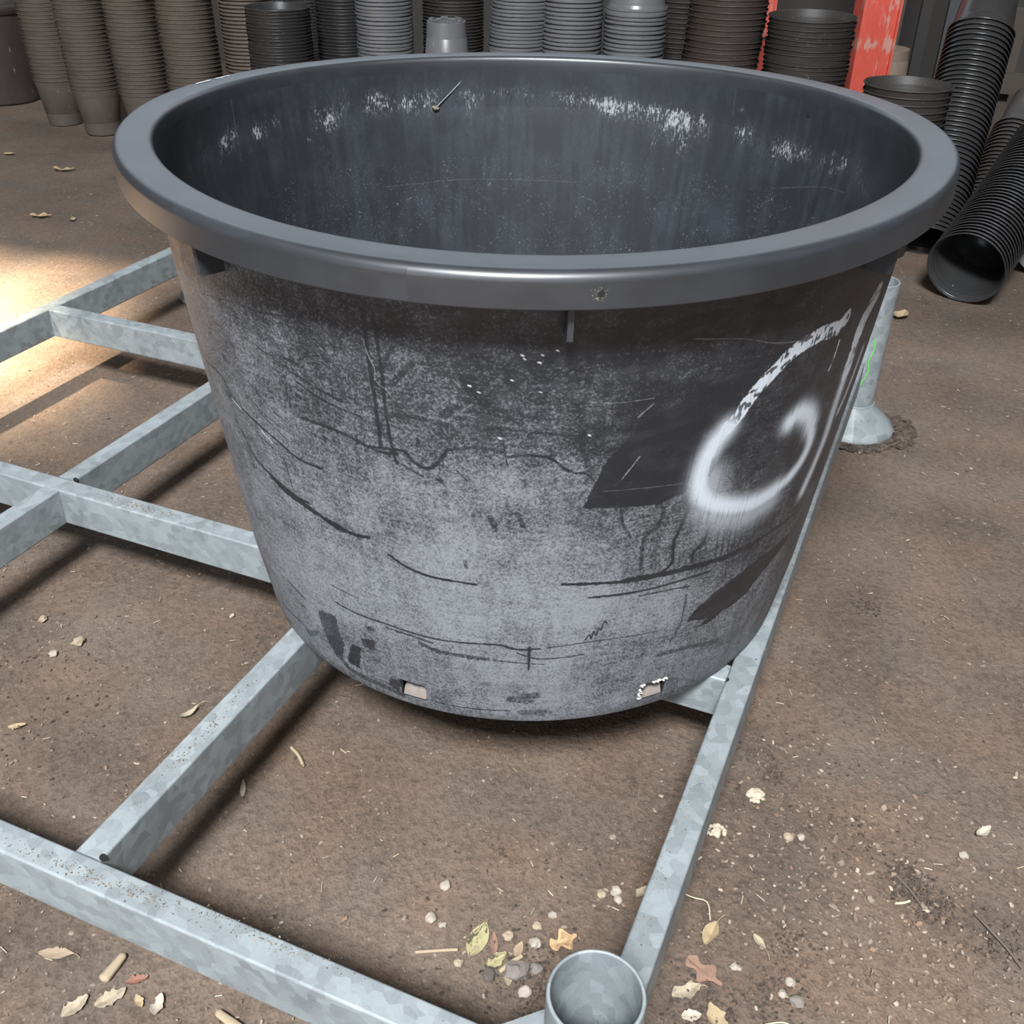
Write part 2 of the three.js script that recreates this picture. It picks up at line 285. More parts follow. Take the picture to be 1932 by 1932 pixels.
const LIME = [[267.6,0.795,0.012,0.047,0.5],[256.8,0.794,0.016,0.016,0.9],[251.4,0.787,0.013,0.013,0.7],[260.4,0.792,0.012,0.012,0.6],[246.6,0.802,0.014,0.013,0.7],[234.0,0.781,0.013,0.021,0.8],[230.7,0.816,0.012,0.021,0.6],[273.5,0.779,0.006,0.02,0.6],[269.1,0.863,0.01,0.013,0.4],[253.7,0.755,0.007,0.009,0.6],[239.5,0.748,0.005,0.005,1],[236.5,0.698,0.033,0.07,0.28],[226.0,0.814,0.012,0.012,0.5],[272.2,0.893,0.006,0.006,0.4],[223.7,0.818,0.014,0.013,0.7],[218.2,0.799,0.018,0.013,0.7],[198.5,0.813,0.022,0.011,0.6],[203.2,0.834,0.007,0.01,0.5],[194.4,0.817,0.045,0.01,0.3],[186.6,0.808,0.015,0.012,0.7],[179.2,0.799,0.019,0.011,0.9],[176.4,0.791,0.022,0.017,1],[171.0,0.799,0.011,0.01,0.7],[167.5,0.79,0.015,0.009,0.6],[161.3,0.784,0.015,0.012,0.9],[165.9,0.732,0.009,0.019,0.6],[163.4,0.76,0.033,0.029,0.35],[159.8,0.723,0.011,0.014,0.6],[203.3,0.754,0.03,0.029,0.25],[197.8,0.76,0.023,0.024,0.25],[221.0,0.517,0.005,0.01,0.8],[200.8,0.616,0.005,0.01,0.8],[201.4,0.583,0.005,0.009,0.6],[161.3,0.784,0.016,0.01,1],[156.7,0.783,0.018,0.012,0.5],[159.9,0.737,0.04,0.043,0.35],[147.6,0.771,0.025,0.018,0.45],[136.4,0.766,0.031,0.018,0.5],[132.9,0.761,0.015,0.015,0.9],[122.2,0.769,0.019,0.017,0.7],[127.9,0.768,0.013,0.009,0.7],[115.3,0.754,0.014,0.018,0.35],[148.6,0.82,0.005,0.006,0.9],[121.5,0.788,0.006,0.017,0.5]];
const INSIDE = [["p",0.0016,0.9,256.79,0.8857,256.6,0.8321,256.74,0.7674,256.84,0.7437],
["p",0.0015,0.7,224.06,0.6262,215.92,0.6252,209.69,0.6278,190.54,0.6243,181.53,0.6232],
["p",0.0018,0.5,138.4,0.6803,126.44,0.7167,119.68,0.7258],
["p",0.001,0.5,264.74,0.8227,264.57,0.7996,267.95,0.7756],
["p",0.0028,0.3,150.43,0.8532,150.35,0.8035],
["p",0.0013,0.35,258.97,0.8898,258.92,0.8698],
["p",0.0014,0.5,238.08,0.8927,237.82,0.8658]];
const WRITING = [[-100.26,0.7153,-99.81,0.7075,-100.05,0.7043,-100.77,0.7074,-101.6,0.716],[-101.6,0.716,-100.68,0.7056,-100.94,0.7036,-101.33,0.7064],[-101.56,0.7013,-102.82,0.7124,-103.32,0.7133,-102.97,0.704],[-105.96,0.7136,-105.64,0.7113,-105.24,0.7106,-104.87,0.7114,-104.63,0.7137,-104.59,0.7168,-104.74,0.7198,-105.06,0.7219,-105.46,0.7227,-105.82,0.7219,-106.07,0.7197,-106.12,0.7166,-105.96,0.7136],[-107.51,0.708,-107.15,0.7049,-106.76,0.7032,-106.44,0.7034,-106.28,0.7054,-106.33,0.7087,-106.57,0.7123,-106.92,0.7154,-107.31,0.7171,-107.63,0.717,-107.78,0.715,-107.74,0.7117,-107.51,0.708]];
const TH = 0.891, RAD = Math.PI / 180;
const PROFILE = [[0, 0.535], [0.043, 0.5438], [0.144, 0.5627], [0.41, 0.600], [0.57, 0.622], [0.73, 0.643], [0.783, 0.6475], [0.787, 0.6505], [0.891, 0.652]];
const wallR = (y) => { let i = 1; while (i < PROFILE.length - 1 && PROFILE[i][0] < y) i++; const [a, b] = PROFILE[i - 1], [c, d] = PROFILE[i]; return b + (d - b) * clamp((y - a) / (c - a), -0.2, 1.2); };
const bend = (th) => { const a = Math.PI / 2 - th; return -0.01036 * Math.cos(2 * a) - 0.01345 * Math.cos(3 * a) - 0.02203 * Math.sin(3 * a) + 0.00344 * Math.cos(4 * a) - 0.00137 * Math.sin(4 * a); };
const tubPoint = (th, y, r) => { const k = r * (1 + clamp(y / TH, 0, 1) * bend(th)); return [k * Math.sin(th), y, k * Math.cos(th)]; };   // the worn tub is a little out of round towards its rim
const THC = 11, TEXW = 2048, TEXH = 1024;
const relDeg = (deg, c) => { let d = deg - c; while (d > 180) d -= 360; while (d < -180) d += 360; return d; };
const uOf = (rel) => Math.abs(rel) <= 100 ? 0.5 + rel / 100 * 0.475 : 0.5 + Math.sign(rel) * (0.475 + (Math.abs(rel) - 100) / 80 * 0.025);
const MX = (y) => 200 * RAD * wallR(y) / (0.95 * TEXW), MY = TH / TEXH;      // metres per texel
function smooth(pts) { const v = []; for (let i = 0; i < pts.length; i += 2) v.push(new THREE.Vector2(pts[i], pts[i + 1])); return v.length > 2 ? new THREE.SplineCurve(v).getPoints(v.length * 6) : v; }
function stamp(buf, pts, width, centre, fn) {                                 // fn(old, distance / half width, i, j)
  const q = smooth(pts).map((p) => [uOf(relDeg(p.x, centre)) * TEXW, p.y / TH * TEXH]);
  const m = MX(q[0][1] * MY), hw = width / 2, R = hw * 2.6, rx = R / m, ry = R / MY, best = new Map();
  for (let s = 0; s < q.length - 1; s++) {
    const [ax, ay] = q[s], [bx, by] = q[s + 1];
    for (let j = Math.max(0, Math.floor(Math.min(ay, by) - ry)); j <= Math.min(TEXH - 1, Math.max(ay, by) + ry); j++)
      for (let i = Math.max(0, Math.floor(Math.min(ax, bx) - rx)); i <= Math.min(TEXW - 1, Math.max(ax, bx) + rx); i++) {
        const dx = (bx - ax) * m, dy = (by - ay) * MY, px = (i - ax) * m, py = (j - ay) * MY, t = clamp((px * dx + py * dy) / (dx * dx + dy * dy + 1e-12));
        const d = Math.hypot(px - t * dx, py - t * dy) / hw, k = j * TEXW + i;
        if (d < 2.6 && !(best.get(k) <= d)) best.set(k, d);
      }
  }
  for (const [k, d] of best) buf[k] = fn(buf[k], d, k % TEXW, Math.floor(k / TEXW));
}
const edgeNoise = (i, j) => (vn(i * 0.16, j * 0.16, 71) - 0.5) * 0.7 + (vn(i * 0.5, j * 0.5, 72) - 0.5) * 0.5;
const cleanBuf = new Float32Array(TEXW * TEXH), whiteBuf = new Float32Array(TEXW * TEXH), paleBuf = new Float32Array(TEXW * TEXH);
for (const [kind, w, st, ...pts] of STROKES) {
  if (kind === 'd') stamp(cleanBuf, pts, w, THC, (o, d, i, j) => Math.max(o, st * sstep(1.25, 0.75, d + edgeNoise(i, j) * 0.8)));
  if (kind === 'p') stamp(paleBuf, pts, w, THC, (o, d, i, j) => Math.max(o, (pts.length > 4 ? 0.38 : 1) * st * sstep(1.2, 0.5, d + 1.5 * edgeNoise(i, j))));
  if (kind === 'w') stamp(whiteBuf, pts, w, THC, (o, d, i, j) => { const crack = sstep(0.62, 0.72, vn(i * 0.05 + j * 0.02, j * 0.11 - i * 0.05, 75) * 0.6 + vn(i * 0.3, j * 0.12, 76) * 0.45); return Math.max(o, st * sstep(1.1, 0.9, d + edgeNoise(i, j) * 0.25) * (1 - 0.9 * crack)); });
  if (kind === 's') stamp(whiteBuf, pts, w * 1.4, THC, (o, d, i, j) => Math.max(o, st * clamp(Math.exp(-Math.pow(d / 0.95, 2.2)) * 1.06 * (0.86 + 0.28 * hash(i, j, 77)) )));
}
for (const [st, ...pts] of CLEAN) {
  const q = []; for (let i = 0; i < pts.length; i += 2) q.push([uOf(relDeg(pts[i], THC)) * TEXW, pts[i + 1] / TH * TEXH]);
  const ys = q.map((p) => p[1]), xs = q.map((p) => p[0]);
  for (let j = Math.max(0, Math.floor(Math.min(...ys)) - 4); j < Math.min(TEXH, Math.max(...ys) + 4); j++) for (let i = Math.floor(Math.min(...xs)) - 4; i < Math.max(...xs) + 4; i++) {
    const x = i + edgeNoise(i, j) * 5, y = j + edgeNoise(i + 300, j) * 5; let inside = false;
    for (let a = 0, b = q.length - 1; a < q.length; b = a++) if ((q[a][1] > y) !== (q[b][1] > y) && x < (q[b][0] - q[a][0]) * (y - q[a][1]) / (q[b][1] - q[a][1]) + q[a][0]) inside = !inside;
    if (inside) cleanBuf[j * TEXW + i] = Math.max(cleanBuf[j * TEXW + i], st);
  }
}
const DG = 160, dustGrid = new Float32Array(DG * DG);
for (let j = 0; j < DG; j++) for (let i = 0; i < DG; i++) {
  const deg = THC - 105 + 210 * i / (DG - 1), y = TH * j / (DG - 1); let s = 0, w = 0;
  for (let k = 0; k < DUST.length; k += 3) { const dx = (deg - DUST[k]) * RAD * 0.6, dy = y - DUST[k + 1], q = 1 / Math.pow(dx * dx + dy * dy + 0.0012, 1.6); s += q * DUST[k + 2]; w += q; }
  dustGrid[j * DG + i] = s / w;
}
const dustAt = (i, j) => { const x = clamp(((i / TEXW - 0.5) / 0.475 * 100 + 105) / 210) * (DG - 1.001), y = j / TEXH * (DG - 1.001), a = Math.floor(x), b = Math.floor(y), u = x - a, v = y - b, k = b * DG + a; return (dustGrid[k] * (1 - u) + dustGrid[k + 1] * u) * (1 - v) + (dustGrid[k + DG] * (1 - u) + dustGrid[k + DG + 1] * u) * v; };
const roughBuf = new Float32Array(TEXW * TEXH);
const outerMap = dataTex(TEXW, TEXH, (i, j) => {
  const k = j * TEXW + i, x = i * 1.25, y = j;
  const speck = vn(x * 0.36, y * 0.36, 81) * 0.45 + vn(x * 0.8, y * 0.8, 82) * 0.35 + hash(i, j, 83) * 0.2;        // abraded grain, a millimetre or two across
  const blot = fbm(x * 0.018, y * 0.018, 84, 4), smear = vn(x * 0.02, y * 0.22, 85) * 0.5 + vn(x * 0.11, y * 0.025, 86) * 0.5;
  let d = dustAt(i, j) + (blot - 0.5) * 0.34 + (smear - 0.5) * 0.26; d *= 1 - cleanBuf[k];
  const cover = sstep(-0.10, 0.75, d + (speck - 0.5) * 1.08 - 0.30);
  const film = clamp(d) * 0.08;
  const smudge = 0.045 * sstep(0.42, 0.72, fbm(x * 0.026 + y * 0.012, y * 0.055 - x * 0.01, 89, 4)) * (0.6 + 0.8 * speck) * (1 - 0.45 * cleanBuf[k]);   // rubbed-off dirt film in streaks
  const a = clamp(cover * 0.72 + film + smudge);
  let r = 0.0115 + 0.240 * a, g = 0.013 + 0.250 * a, b = 0.0165 + 0.266 * a;
  const p = Math.min(1, paleBuf[k]); r += (0.42 - r) * p; g += (0.42 - g) * p; b += (0.43 - b) * p;
  const scr = sstep(0.70, 0.80, vn(x * 0.28, y * 0.016, 88)) * 0.35, w = clamp(whiteBuf[k] * (1 - scr * (whiteBuf[k] < 0.9 ? 1 : 0.4)));
  r += (0.47 - r) * w; g += (0.505 - g) * w; b += (0.55 - b) * w;
  roughBuf[k] = 0.42 + 0.42 * a + 0.1 * w;
  return [r, g, b];
}, true, THREE.ClampToEdgeWrapping);
const outerRough = dataTex(1024, 512, (i, j) => { const v = roughBuf[j * 2 * TEXW + i * 2]; return [v, v, v]; }, false, THREE.ClampToEdgeWrapping);
// inside: dark plastic with lime scale along the old water line
const limeBuf = new Float32Array(TEXW * TEXH), inPale = new Float32Array(TEXW * TEXH), INC = 191;
for (const [, w, st, ...pts] of INSIDE) stamp(inPale, pts, w, INC, (o, d, i, j) => Math.max(o, 0.30 * st * sstep(1.2, 0.4, d + 1.6 * edgeNoise(i, j))));
for (const [deg, y, w, h, st] of LIME) {
  const cx = uOf(relDeg(deg, INC)) * TEXW, cy = y / TH * TEXH, m = MX(y), rx = w / m, ry = h / MY;
  for (let j = Math.max(0, Math.floor(cy - 2 * ry)); j < Math.min(TEXH, cy + 2 * ry); j++) for (let i = Math.max(0, Math.floor(cx - 2 * rx)); i < Math.min(TEXW, cx + 2 * rx); i++) {
    const d = Math.hypot((i - cx) / rx, (j - cy) / ry); limeBuf[j * TEXW + i] += 0.8 * st * Math.exp(-d * d * 0.9);
  }
}
const WATERLINE = [265.1,0.7697,259.3,0.7898,253.44,0.7865,243.89,0.8018,233.31,0.7853,225.19,0.7976,218.49,0.7984,203.07,0.8037,196.52,0.8111,187.8,0.8059,177.96,0.7949,172.45,0.7879,162.46,0.7807,155.61,0.7728,147.37,0.7653,138.6,0.757,131.98,0.7573,121.82,0.7664,113.93,0.756];
stamp(limeBuf, WATERLINE, 0.055, INC, (o, d, i, j) => o + 0.62 * Math.exp(-d * d * 1.1) * sstep(0.30, 0.80, vn(i * 0.02, 3, 141) * 0.65 + vn(i * 0.07, j * 0.02, 142) * 0.45));
const innerMap = dataTex(TEXW, TEXH, (i, j) => {
  const k = j * TEXW + i, x = i * 1.25, y = j;
  const fine = vn(x * 0.42, y * 0.30, 91) * 0.5 + vn(x * 0.95, y * 0.6, 92) * 0.3 + hash(i, j, 93) * 0.2, run = vn(x * 0.09, y * 0.012, 94), blot = fbm(x * 0.012, y * 0.012, 95, 4);
  let a = 0.10 + 0.5 * sstep(0.35, 0.85, blot * 0.7 + run * 0.3) * (0.55 + 0.6 * fine);
  a += 0.06 * sstep(0.5, 0.75, vn(x * 0.05, y * 0.006, 96)) + 0.35 * (fine - 0.5);
  let r = 0.012 + 0.026 * a, g = 0.0135 + 0.030 * a, b = 0.017 + 0.038 * a;
  const l = clamp(limeBuf[k], 0, 1), flake = vn(x * 0.42, y * 0.13, 143) * 0.5 + vn(x * 0.95, y * 0.34, 144) * 0.3 + hash(i, j, 145) * 0.2, c = sstep(0.0, 0.22, flake - 0.80 + 0.40 * l) * clamp(l * 2.2) * 0.95, p = clamp(inPale[k]);
  const dot = y < 780 ? sstep(0.86, 0.93, vn(x * 0.5, y * 0.4, 97)) * sstep(0.36, 0.6, fbm(x * 0.02, y * 0.02, 98, 3)) * 0.5 : 0;
  const film = 0.10 * clamp(l * 1.6) * sstep(0.35, 0.7, flake) + 0.025 * sstep(0.55, 0.75, flake) * sstep(0.4, 0.65, blot);
  const w = Math.max(c, p * 0.8, dot, film); r += (0.27 - r) * w; g += (0.28 - g) * w; b += (0.29 - b) * w;
  return [r, g, b];
}, true, THREE.ClampToEdgeWrapping);
const matOuter = new THREE.MeshStandardMaterial({ map: outerMap, roughnessMap: outerRough, roughness: 1, side: THREE.DoubleSide });
const matInner = new THREE.MeshStandardMaterial({ map: innerMap, roughness: 0.55, side: THREE.DoubleSide });
const scuff = dataTex(1024, 256, (i, j) => { const a = fbm(i * 0.02, j * 0.03, 101, 4), f = vn(i * 0.6, j * 0.6, 102), t = 0.86 + 0.34 * sstep(0.3, 0.8, a) + 0.12 * (f - 0.5); return [t * 0.020, t * 0.022, t * 0.026]; });
scuff.repeat.set(3, 1);
const matRim = new THREE.MeshPhysicalMaterial({ map: scuff, roughness: 0.40, ior: 1.68, side: THREE.DoubleSide });
const matPlastic = std(0.016, 0.017, 0.020, 0.5);
const tub = top(new THREE.Group(), 'plastic_tub', 'large round black plastic tub with white spray-painted swirl on steel frame', 'tub');
{
  const holes = []; for (let k = 0; k < 8; k++) holes.push([36.5 + 45 * k - 2.7, 36.5 + 45 * k + 2.4]);
  const HY0 = 0.030, HY1 = 0.072, degs = new Set(); for (let d = 0; d < 360; d += 1.5) degs.add(d);
  const cols = [...degs].filter((d) => !holes.some(([a, b]) => Math.abs(relDeg(d, a)) < 0.8 || Math.abs(relDeg(d, b)) < 0.8));
  for (const [a, b] of holes) cols.push(((a % 360) + 360) % 360, ((b % 360) + 360) % 360);
  cols.sort((a, b) => a - b); cols.push(cols[0] + 360);
  const rows = [0, 0.008, HY0, 0.043, 0.057, HY1, 0.1, 0.144, 0.19, 0.25, 0.33, 0.41, 0.49, 0.57, 0.65, 0.73, 0.783, 0.787, 0.83, 0.862];
  const inHole = (c, r) => rows[r] >= HY0 - 1e-6 && rows[r + 1] <= HY1 + 1e-6 && holes.some(([a, b]) => { const m = (cols[c] + cols[c + 1]) / 2; return relDeg(m, (a + b) / 2) > -2.6 && relDeg(m, (a + b) / 2) < 2.6; });
  const WALL = 0.008;
  const skin = (inside) => {
    const pos = [], uv = [], idx = [], cen = inside ? INC : THC; let n = 0;
    for (let c = 0; c < cols.length - 1; c++) {
      const wrapAt = (d) => uOf(relDeg(d, cen)); let u0 = wrapAt(cols[c]), u1 = wrapAt(cols[c + 1]); if (u1 < u0 - 0.5) u1 = 1; if (u0 > u1 + 0.5) u0 = 0;
      for (let r = 0; r < rows.length; r++) for (const [d, u] of [[cols[c], u0], [cols[c + 1], u1]]) {
        const y = rows[r], rad = wallR(y) - (inside ? WALL : 0) - (!inside && r === 0 ? 0.006 : 0);
        pos.push(...tubPoint(d * RAD, y, rad)); uv.push(u, y / TH);
      }
      for (let r = 0; r < rows.length - 1; r++) { const a = n + 2 * r, b = a + 1, e = a + 2, f = a + 3; if (!inHole(c, r)) inside ? idx.push(a, e, b, b, e, f) : idx.push(a, b, e, b, f, e); }
      n += rows.length * 2;
    }
    const g = geom(pos, uv, idx);
    // smooth normals by angle: recompute from the profile
    const p = g.attributes.position, nn = g.attributes.normal, key = new Map();
    for (let i = 0; i < p.count; i++) { const k = p.getX(i).toFixed(4) + ',' + p.getY(i).toFixed(4) + ',' + p.getZ(i).toFixed(4); const v = key.get(k) ?? new THREE.Vector3(); v.x += nn.getX(i); v.y += nn.getY(i); v.z += nn.getZ(i); key.set(k, v); }
    for (let i = 0; i < p.count; i++) { const v = key.get(p.getX(i).toFixed(4) + ',' + p.getY(i).toFixed(4) + ',' + p.getZ(i).toFixed(4)).clone().normalize(); nn.setXYZ(i, v.x, v.y, v.z); }
    return g;
  };
  part(tub, 'outer_wall', skin(false), matOuter);
  part(tub, 'inner_wall', skin(true), matInner);
  // the cut edges of the drain holes and a rough ledge of plastic left in each
  for (const [a, b] of holes) {
    const pos = [], idx = [], q = (d, y, k) => tubPoint(d * RAD, y, wallR(y) - k);
    const loop = [[a, HY0], [b, HY0], [b, HY1], [a, HY1]];
    for (let i = 0; i < 4; i++) { const [d0, y0] = loop[i], [d1, y1] = loop[(i + 1) % 4], n = pos.length / 3; pos.push(...q(d0, y0, 0), ...q(d1, y1, 0), ...q(d0, y0, WALL), ...q(d1, y1, WALL)); idx.push(n, n + 1, n + 2, n + 1, n + 3, n + 2); }
    const hole = part(tub, 'drain_hole', geom(pos, null, idx), matPlastic);
    const lp = [], li = [], N = 10;
    for (let i = 0; i <= N; i++) { const d = a + 0.25 + (b - a - 0.5) * i / N, j = vn(i * 0.9, a, 111); lp.push(...q(d, HY0 + 0.002, 0.0005), ...q(d, HY0 + 0.016 + 0.008 * j, 0.010), ...q(d, HY0 + 0.020 + 0.010 * j, 0.030)); }
    for (let i = 0; i < N; i++) { const n = i * 3; li.push(n, n + 3, n + 1, n + 1, n + 3, n + 4, n + 1, n + 4, n + 2, n + 2, n + 4, n + 5); }
    part(hole, 'cut_ledge', geom(lp, null, li), std(0.17, 0.145, 0.13, 0.95));
    if (Math.abs(relDeg(a, 34)) < 3) {                  // frayed plastic round the right-hand hole
      const frag = [];
      for (let i = 0; i < 26; i++) { const t = rnd(), side = rnd() < 0.55; const d = side ? a - 0.1 + rr(-0.25, 0.2) : a + (b - a) * t, y = side ? HY0 + (HY1 - HY0) * t : HY1 + rr(-0.002, 0.002); const s = new THREE.IcosahedronGeometry(rr(0.0015, 0.0036), 0); s.scale(1.6, 0.8, 0.8); s.rotateY(rnd() * 6); s.translate(...tubPoint(d * RAD, y, wallR(y) + 0.0006)); frag.push(s); }
      part(hole, 'frayed_edge', mergeGeometries(frag), std(0.42, 0.40, 0.38, 0.9)).userData.label = 'frayed pale plastic shavings';
    }
  }
  const ring = (profile, mat, name, smoothN = true) => {
    const N = 240, pos = [], uv = [], idx = [];
    for (let i = 0; i <= N; i++) for (let k = 0; k < profile.length; k++) { pos.push(...tubPoint(i / N * Math.PI * 2, profile[k][1], profile[k][0])); uv.push(i / N, k / (profile.length - 1)); }
    const m = profile.length; for (let i = 0; i < N; i++) for (let k = 0; k < m - 1; k++) { const a = i * m + k, b = a + 1, c = a + m, d = c + 1; idx.push(a, b, c, b, d, c); }
    return part(tub, name, geom(pos, uv, idx), mat);
  };
  ring([[0.001, 0.002], [0.2, 0.002], [0.4, 0.002], [0.529, 0.002], [0.529, 0.010], [0.4, 0.012], [0.2, 0.012], [0.001, 0.012]], std(0.06, 0.055, 0.05, 0.9), 'bottom');
  const rp = [[0.644, 0.855]]; const arc = (cx, cy, r, a0, a1, n) => { for (let i = 0; i <= n; i++) { const a = (a0 + (a1 - a0) * i / n) * RAD; rp.push([cx + r * Math.cos(a), cy + r * Math.sin(a)]); } };
  rp.push([0.644, 0.872]); arc(0.655, TH - 0.010, 0.010, 180, 90, 6); rp.push([0.675, TH + 0.0008], [0.688, TH]); arc(0.6965, TH - 0.013, 0.013, 90, 0, 8); rp.push([0.7095, 0.868], [0.7095, 0.847]); arc(0.7080, 0.846, 0.0015, 0, -180, 4); rp.push([0.7055, 0.852], [0.7045, 0.872], [0.700, 0.880], [0.660, 0.880], [0.650, 0.870], [0.649, 0.855]);
  ring(rp, matRim, 'rim');
  for (let k = 0; k < 8; k++) {                          // gusset fins under the rim
    const th = (15 + 45 * k) * RAD, half = 0.0038, sec = [[wallR(0.792) - 0.004, 0.792], [0.686, 0.793], [0.690, 0.797], [0.694, 0.850], [0.700, 0.876], [0.648, 0.880]], pos = [], idx = [], n = sec.length;
    for (const s of [-1, 1]) for (const [r, y] of sec) { const p = tubPoint(th, y, r); pos.push(p[0] + s * half * Math.cos(th), p[1], p[2] - s * half * Math.sin(th)); }
    for (let i = 1; i < n - 1; i++) idx.push(0, i + 1, i, n, n + i, n + i + 1);
    for (let i = 0; i < n; i++) { const j = (i + 1) % n; idx.push(i, j, n + i, j, n + j, n + i); }
    const g = geom(pos, null, idx).toNonIndexed(); g.computeVertexNormals(); part(tub, 'gusset_fin', g, std(0.030, 0.032, 0.036, 0.5));
  }
  const disc = (th, y, r, rad, mat, name, inward) => { const g = new THREE.CylinderGeometry(rad, rad, 0.002, 20); g.rotateX(Math.PI / 2); const m = part(tub, name, g, mat); const p = tubPoint(th * RAD, y, r); m.position.set(...p); m.rotation.y = th * RAD + (inward ? Math.PI : 0); return m; };
  disc(17.4, 0.8655, 0.7089, 0.0042, std(0.004, 0.004, 0.004, 0.9), 'drilled_hole');
  { const st = []; for (let i = 0; i < 44; i++) { const a = rnd() * 6.28, q = 0.0048 + 0.0050 * Math.pow(rnd(), 1.5), s = new THREE.IcosahedronGeometry(rr(0.0004, 0.0008), 0); const p = tubPoint((17.4 + (q * Math.cos(a) - (rnd() < 0.4 ? 0.004 : 0)) / 0.72 / RAD) * RAD, 0.8655 + q * Math.sin(a) * 0.9 - 0.001, 0.7096); s.scale(1, 1, 0.4); s.translate(...p); st.push(s); }
    part(tub, 'rust_specks', mergeGeometries(st), std(0.15, 0.125, 0.085, 0.95)).userData.label = 'pale rusty specks round the drilled hole'; }
  disc(133.7, 0.838, wallR(0.838) - 0.0082, 0.0042, std(0.004, 0.004, 0.004, 0.9), 'drilled_hole');
  const matChalk = std(0.72, 0.74, 0.75, 0.9);
  for (const w of WRITING) {                             // hand-written marks on top of the rim
    const v = []; for (let i = 0; i < w.length; i += 2) { const th = w[i] * RAD, r = clamp(w[i + 1], 0.655, 0.7); v.push(new THREE.Vector3(r * Math.sin(th), TH + 0.0008, r * Math.cos(th))); }
    const g = new THREE.TubeGeometry(new THREE.CatmullRomCurve3(v), 40, 0.0022, 5); g.translate(0, -(TH + 0.0008), 0); g.scale(1, 0.25, 1); g.translate(0, TH + 0.0010, 0);
    part(tub, 'chalk_mark', g, matChalk).userData.label = 'white hand-written mark on the rim';
  }
}
// ---------------------------------------------------------------- galvanised steel frame
const AL = 10.827 * RAD, WX = [Math.cos(AL), Math.sin(AL)], DX = [Math.sin(AL), -Math.cos(AL)];
const fp = (w, d, y = 0) => new THREE.Vector3(WX[0] * w + DX[0] * d, y, WX[1] * w + DX[1] * d);
const GV = 1024, cells = []; for (let i = 0; i < 34 * 34; i++) cells.push([hash(i, 1, 121), hash(i, 2, 121), hash(i, 3, 121), hash(i, 4, 121)]);
const galvMap = dataTex(GV, GV, (i, j) => {               // zinc spangle
  const wx = i + 9 * (vn(i * 0.05, j * 0.05, 123) - 0.5), wy = j + 9 * (vn(i * 0.05, j * 0.05, 124) - 0.5);
  const x = wx / GV * 34, y = wy / GV * 34, xi = Math.floor(x), yi = Math.floor(y); let b1 = 9, id = 0;
  for (let a = -1; a <= 1; a++) for (let b = -1; b <= 1; b++) { const cx = (xi + a + 34) % 34, cy = (yi + b + 34) % 34, c = cells[cy * 34 + cx], d = Math.hypot((xi + a + c[0] - x) * 1.25, yi + b + c[1] - y); if (d < b1) { b1 = d; id = cy * 34 + cx; } }
  const c = cells[id], ang = c[2] * 6.28, grain = vn((i * Math.cos(ang) + j * Math.sin(ang)) * 0.35, (j * Math.cos(ang) - i * Math.sin(ang)) * 0.05, 125);
  const cloud = vn(i / GV * 7, j / GV * 7, 126, 7, 7), t = 0.80 + 0.30 * (c[3] - 0.5) + 0.10 * (grain - 0.5) + 0.20 * (cloud - 0.5) + 0.05 * (hash(i, j, 127) - 0.5);
  const dirt = sstep(0.86, 0.97, vn(i * 0.33, j * 0.33, 128) * 0.6 + vn(i / GV * 23, j / GV * 23, 129, 23, 23) * 0.45);
  return [t * 0.262 * (1 - 0.5 * dirt), t * 0.290 * (1 - 0.56 * dirt), t * 0.300 * (1 - 0.62 * dirt)];
});
const matGalv = new THREE.MeshStandardMaterial({ map: galvMap, roughness: 0.56, metalness: 0.12, side: THREE.DoubleSide });
const matVoid = std(0.006, 0.006, 0.006, 0.9);
const steelFrame = top(new THREE.Group(), 'steel_base_frame', 'galvanised steel base frame of box beams with tubular corner posts, under the tub', 'frame');
const BW = 0.048, BH = 0.093;
function beamGeo(len, w = BW, h = BH, r = 0.0045) {         // rounded box tube along z, top at y = 0
  const prof = []; const corner = (cx, cy, a0) => { for (let i = 0; i <= 4; i++) { const a = (a0 + 90 * i / 4) * RAD; prof.push([cx + r * Math.cos(a), cy + r * Math.sin(a)]); } };
  corner(w / 2 - r, -r, 0); corner(-w / 2 + r, -r, 90); corner(-w / 2 + r, -h + r, 180); corner(w / 2 - r, -h + r, 270); prof.push(prof[0]);
  const N = prof.length, seg = Math.max(1, Math.round(len / 0.25)), pos = [], uv = [], idx = [], off = rnd(); let per = 0;
  const ps = prof.map((p, i) => { if (i) per += Math.hypot(p[0] - prof[i - 1][0], p[1] - prof[i - 1][1]); return per; });
  for (let s = 0; s <= seg; s++) for (let i = 0; i < N; i++) { pos.push(prof[i][0], prof[i][1], -len / 2 + len * s / seg); uv.push(ps[i] / 0.62 + off, len * s / seg / 0.62 + off * 3); }
  for (let s = 0; s < seg; s++) for (let i = 0; i < N - 1; i++) { const a = s * N + i, b = a + 1, c = a + N, d = c + 1; idx.push(a, b, c, b, d, c); }
  for (const s of [0, 1]) { const n = pos.length / 3; for (let i = 0; i < N; i++) { pos.push(prof[i][0], prof[i][1], s ? len / 2 : -len / 2); uv.push(prof[i][0], prof[i][1]); } for (let i = 1; i < N - 1; i++) s ? idx.push(n, n + i, n + i + 1) : idx.push(n, n + i + 1, n + i); }
  return geom(pos, uv, idx);
}
function beam(w0, d0, w1, d1) {
  const a = fp(w0, d0), b = fp(w1, d1), len = a.distanceTo(b), m = part(steelFrame, 'beam', beamGeo(len), matGalv);
  m.position.copy(a).add(b).multiplyScalar(0.5); m.rotation.y = Math.atan2(b.x - a.x, b.z - a.z); return m;
}
const DW = [0.529, -0.284, -1.104, -1.934], WD = [-1.045, -0.214, 0.618, 1.45], hb = BW / 2;
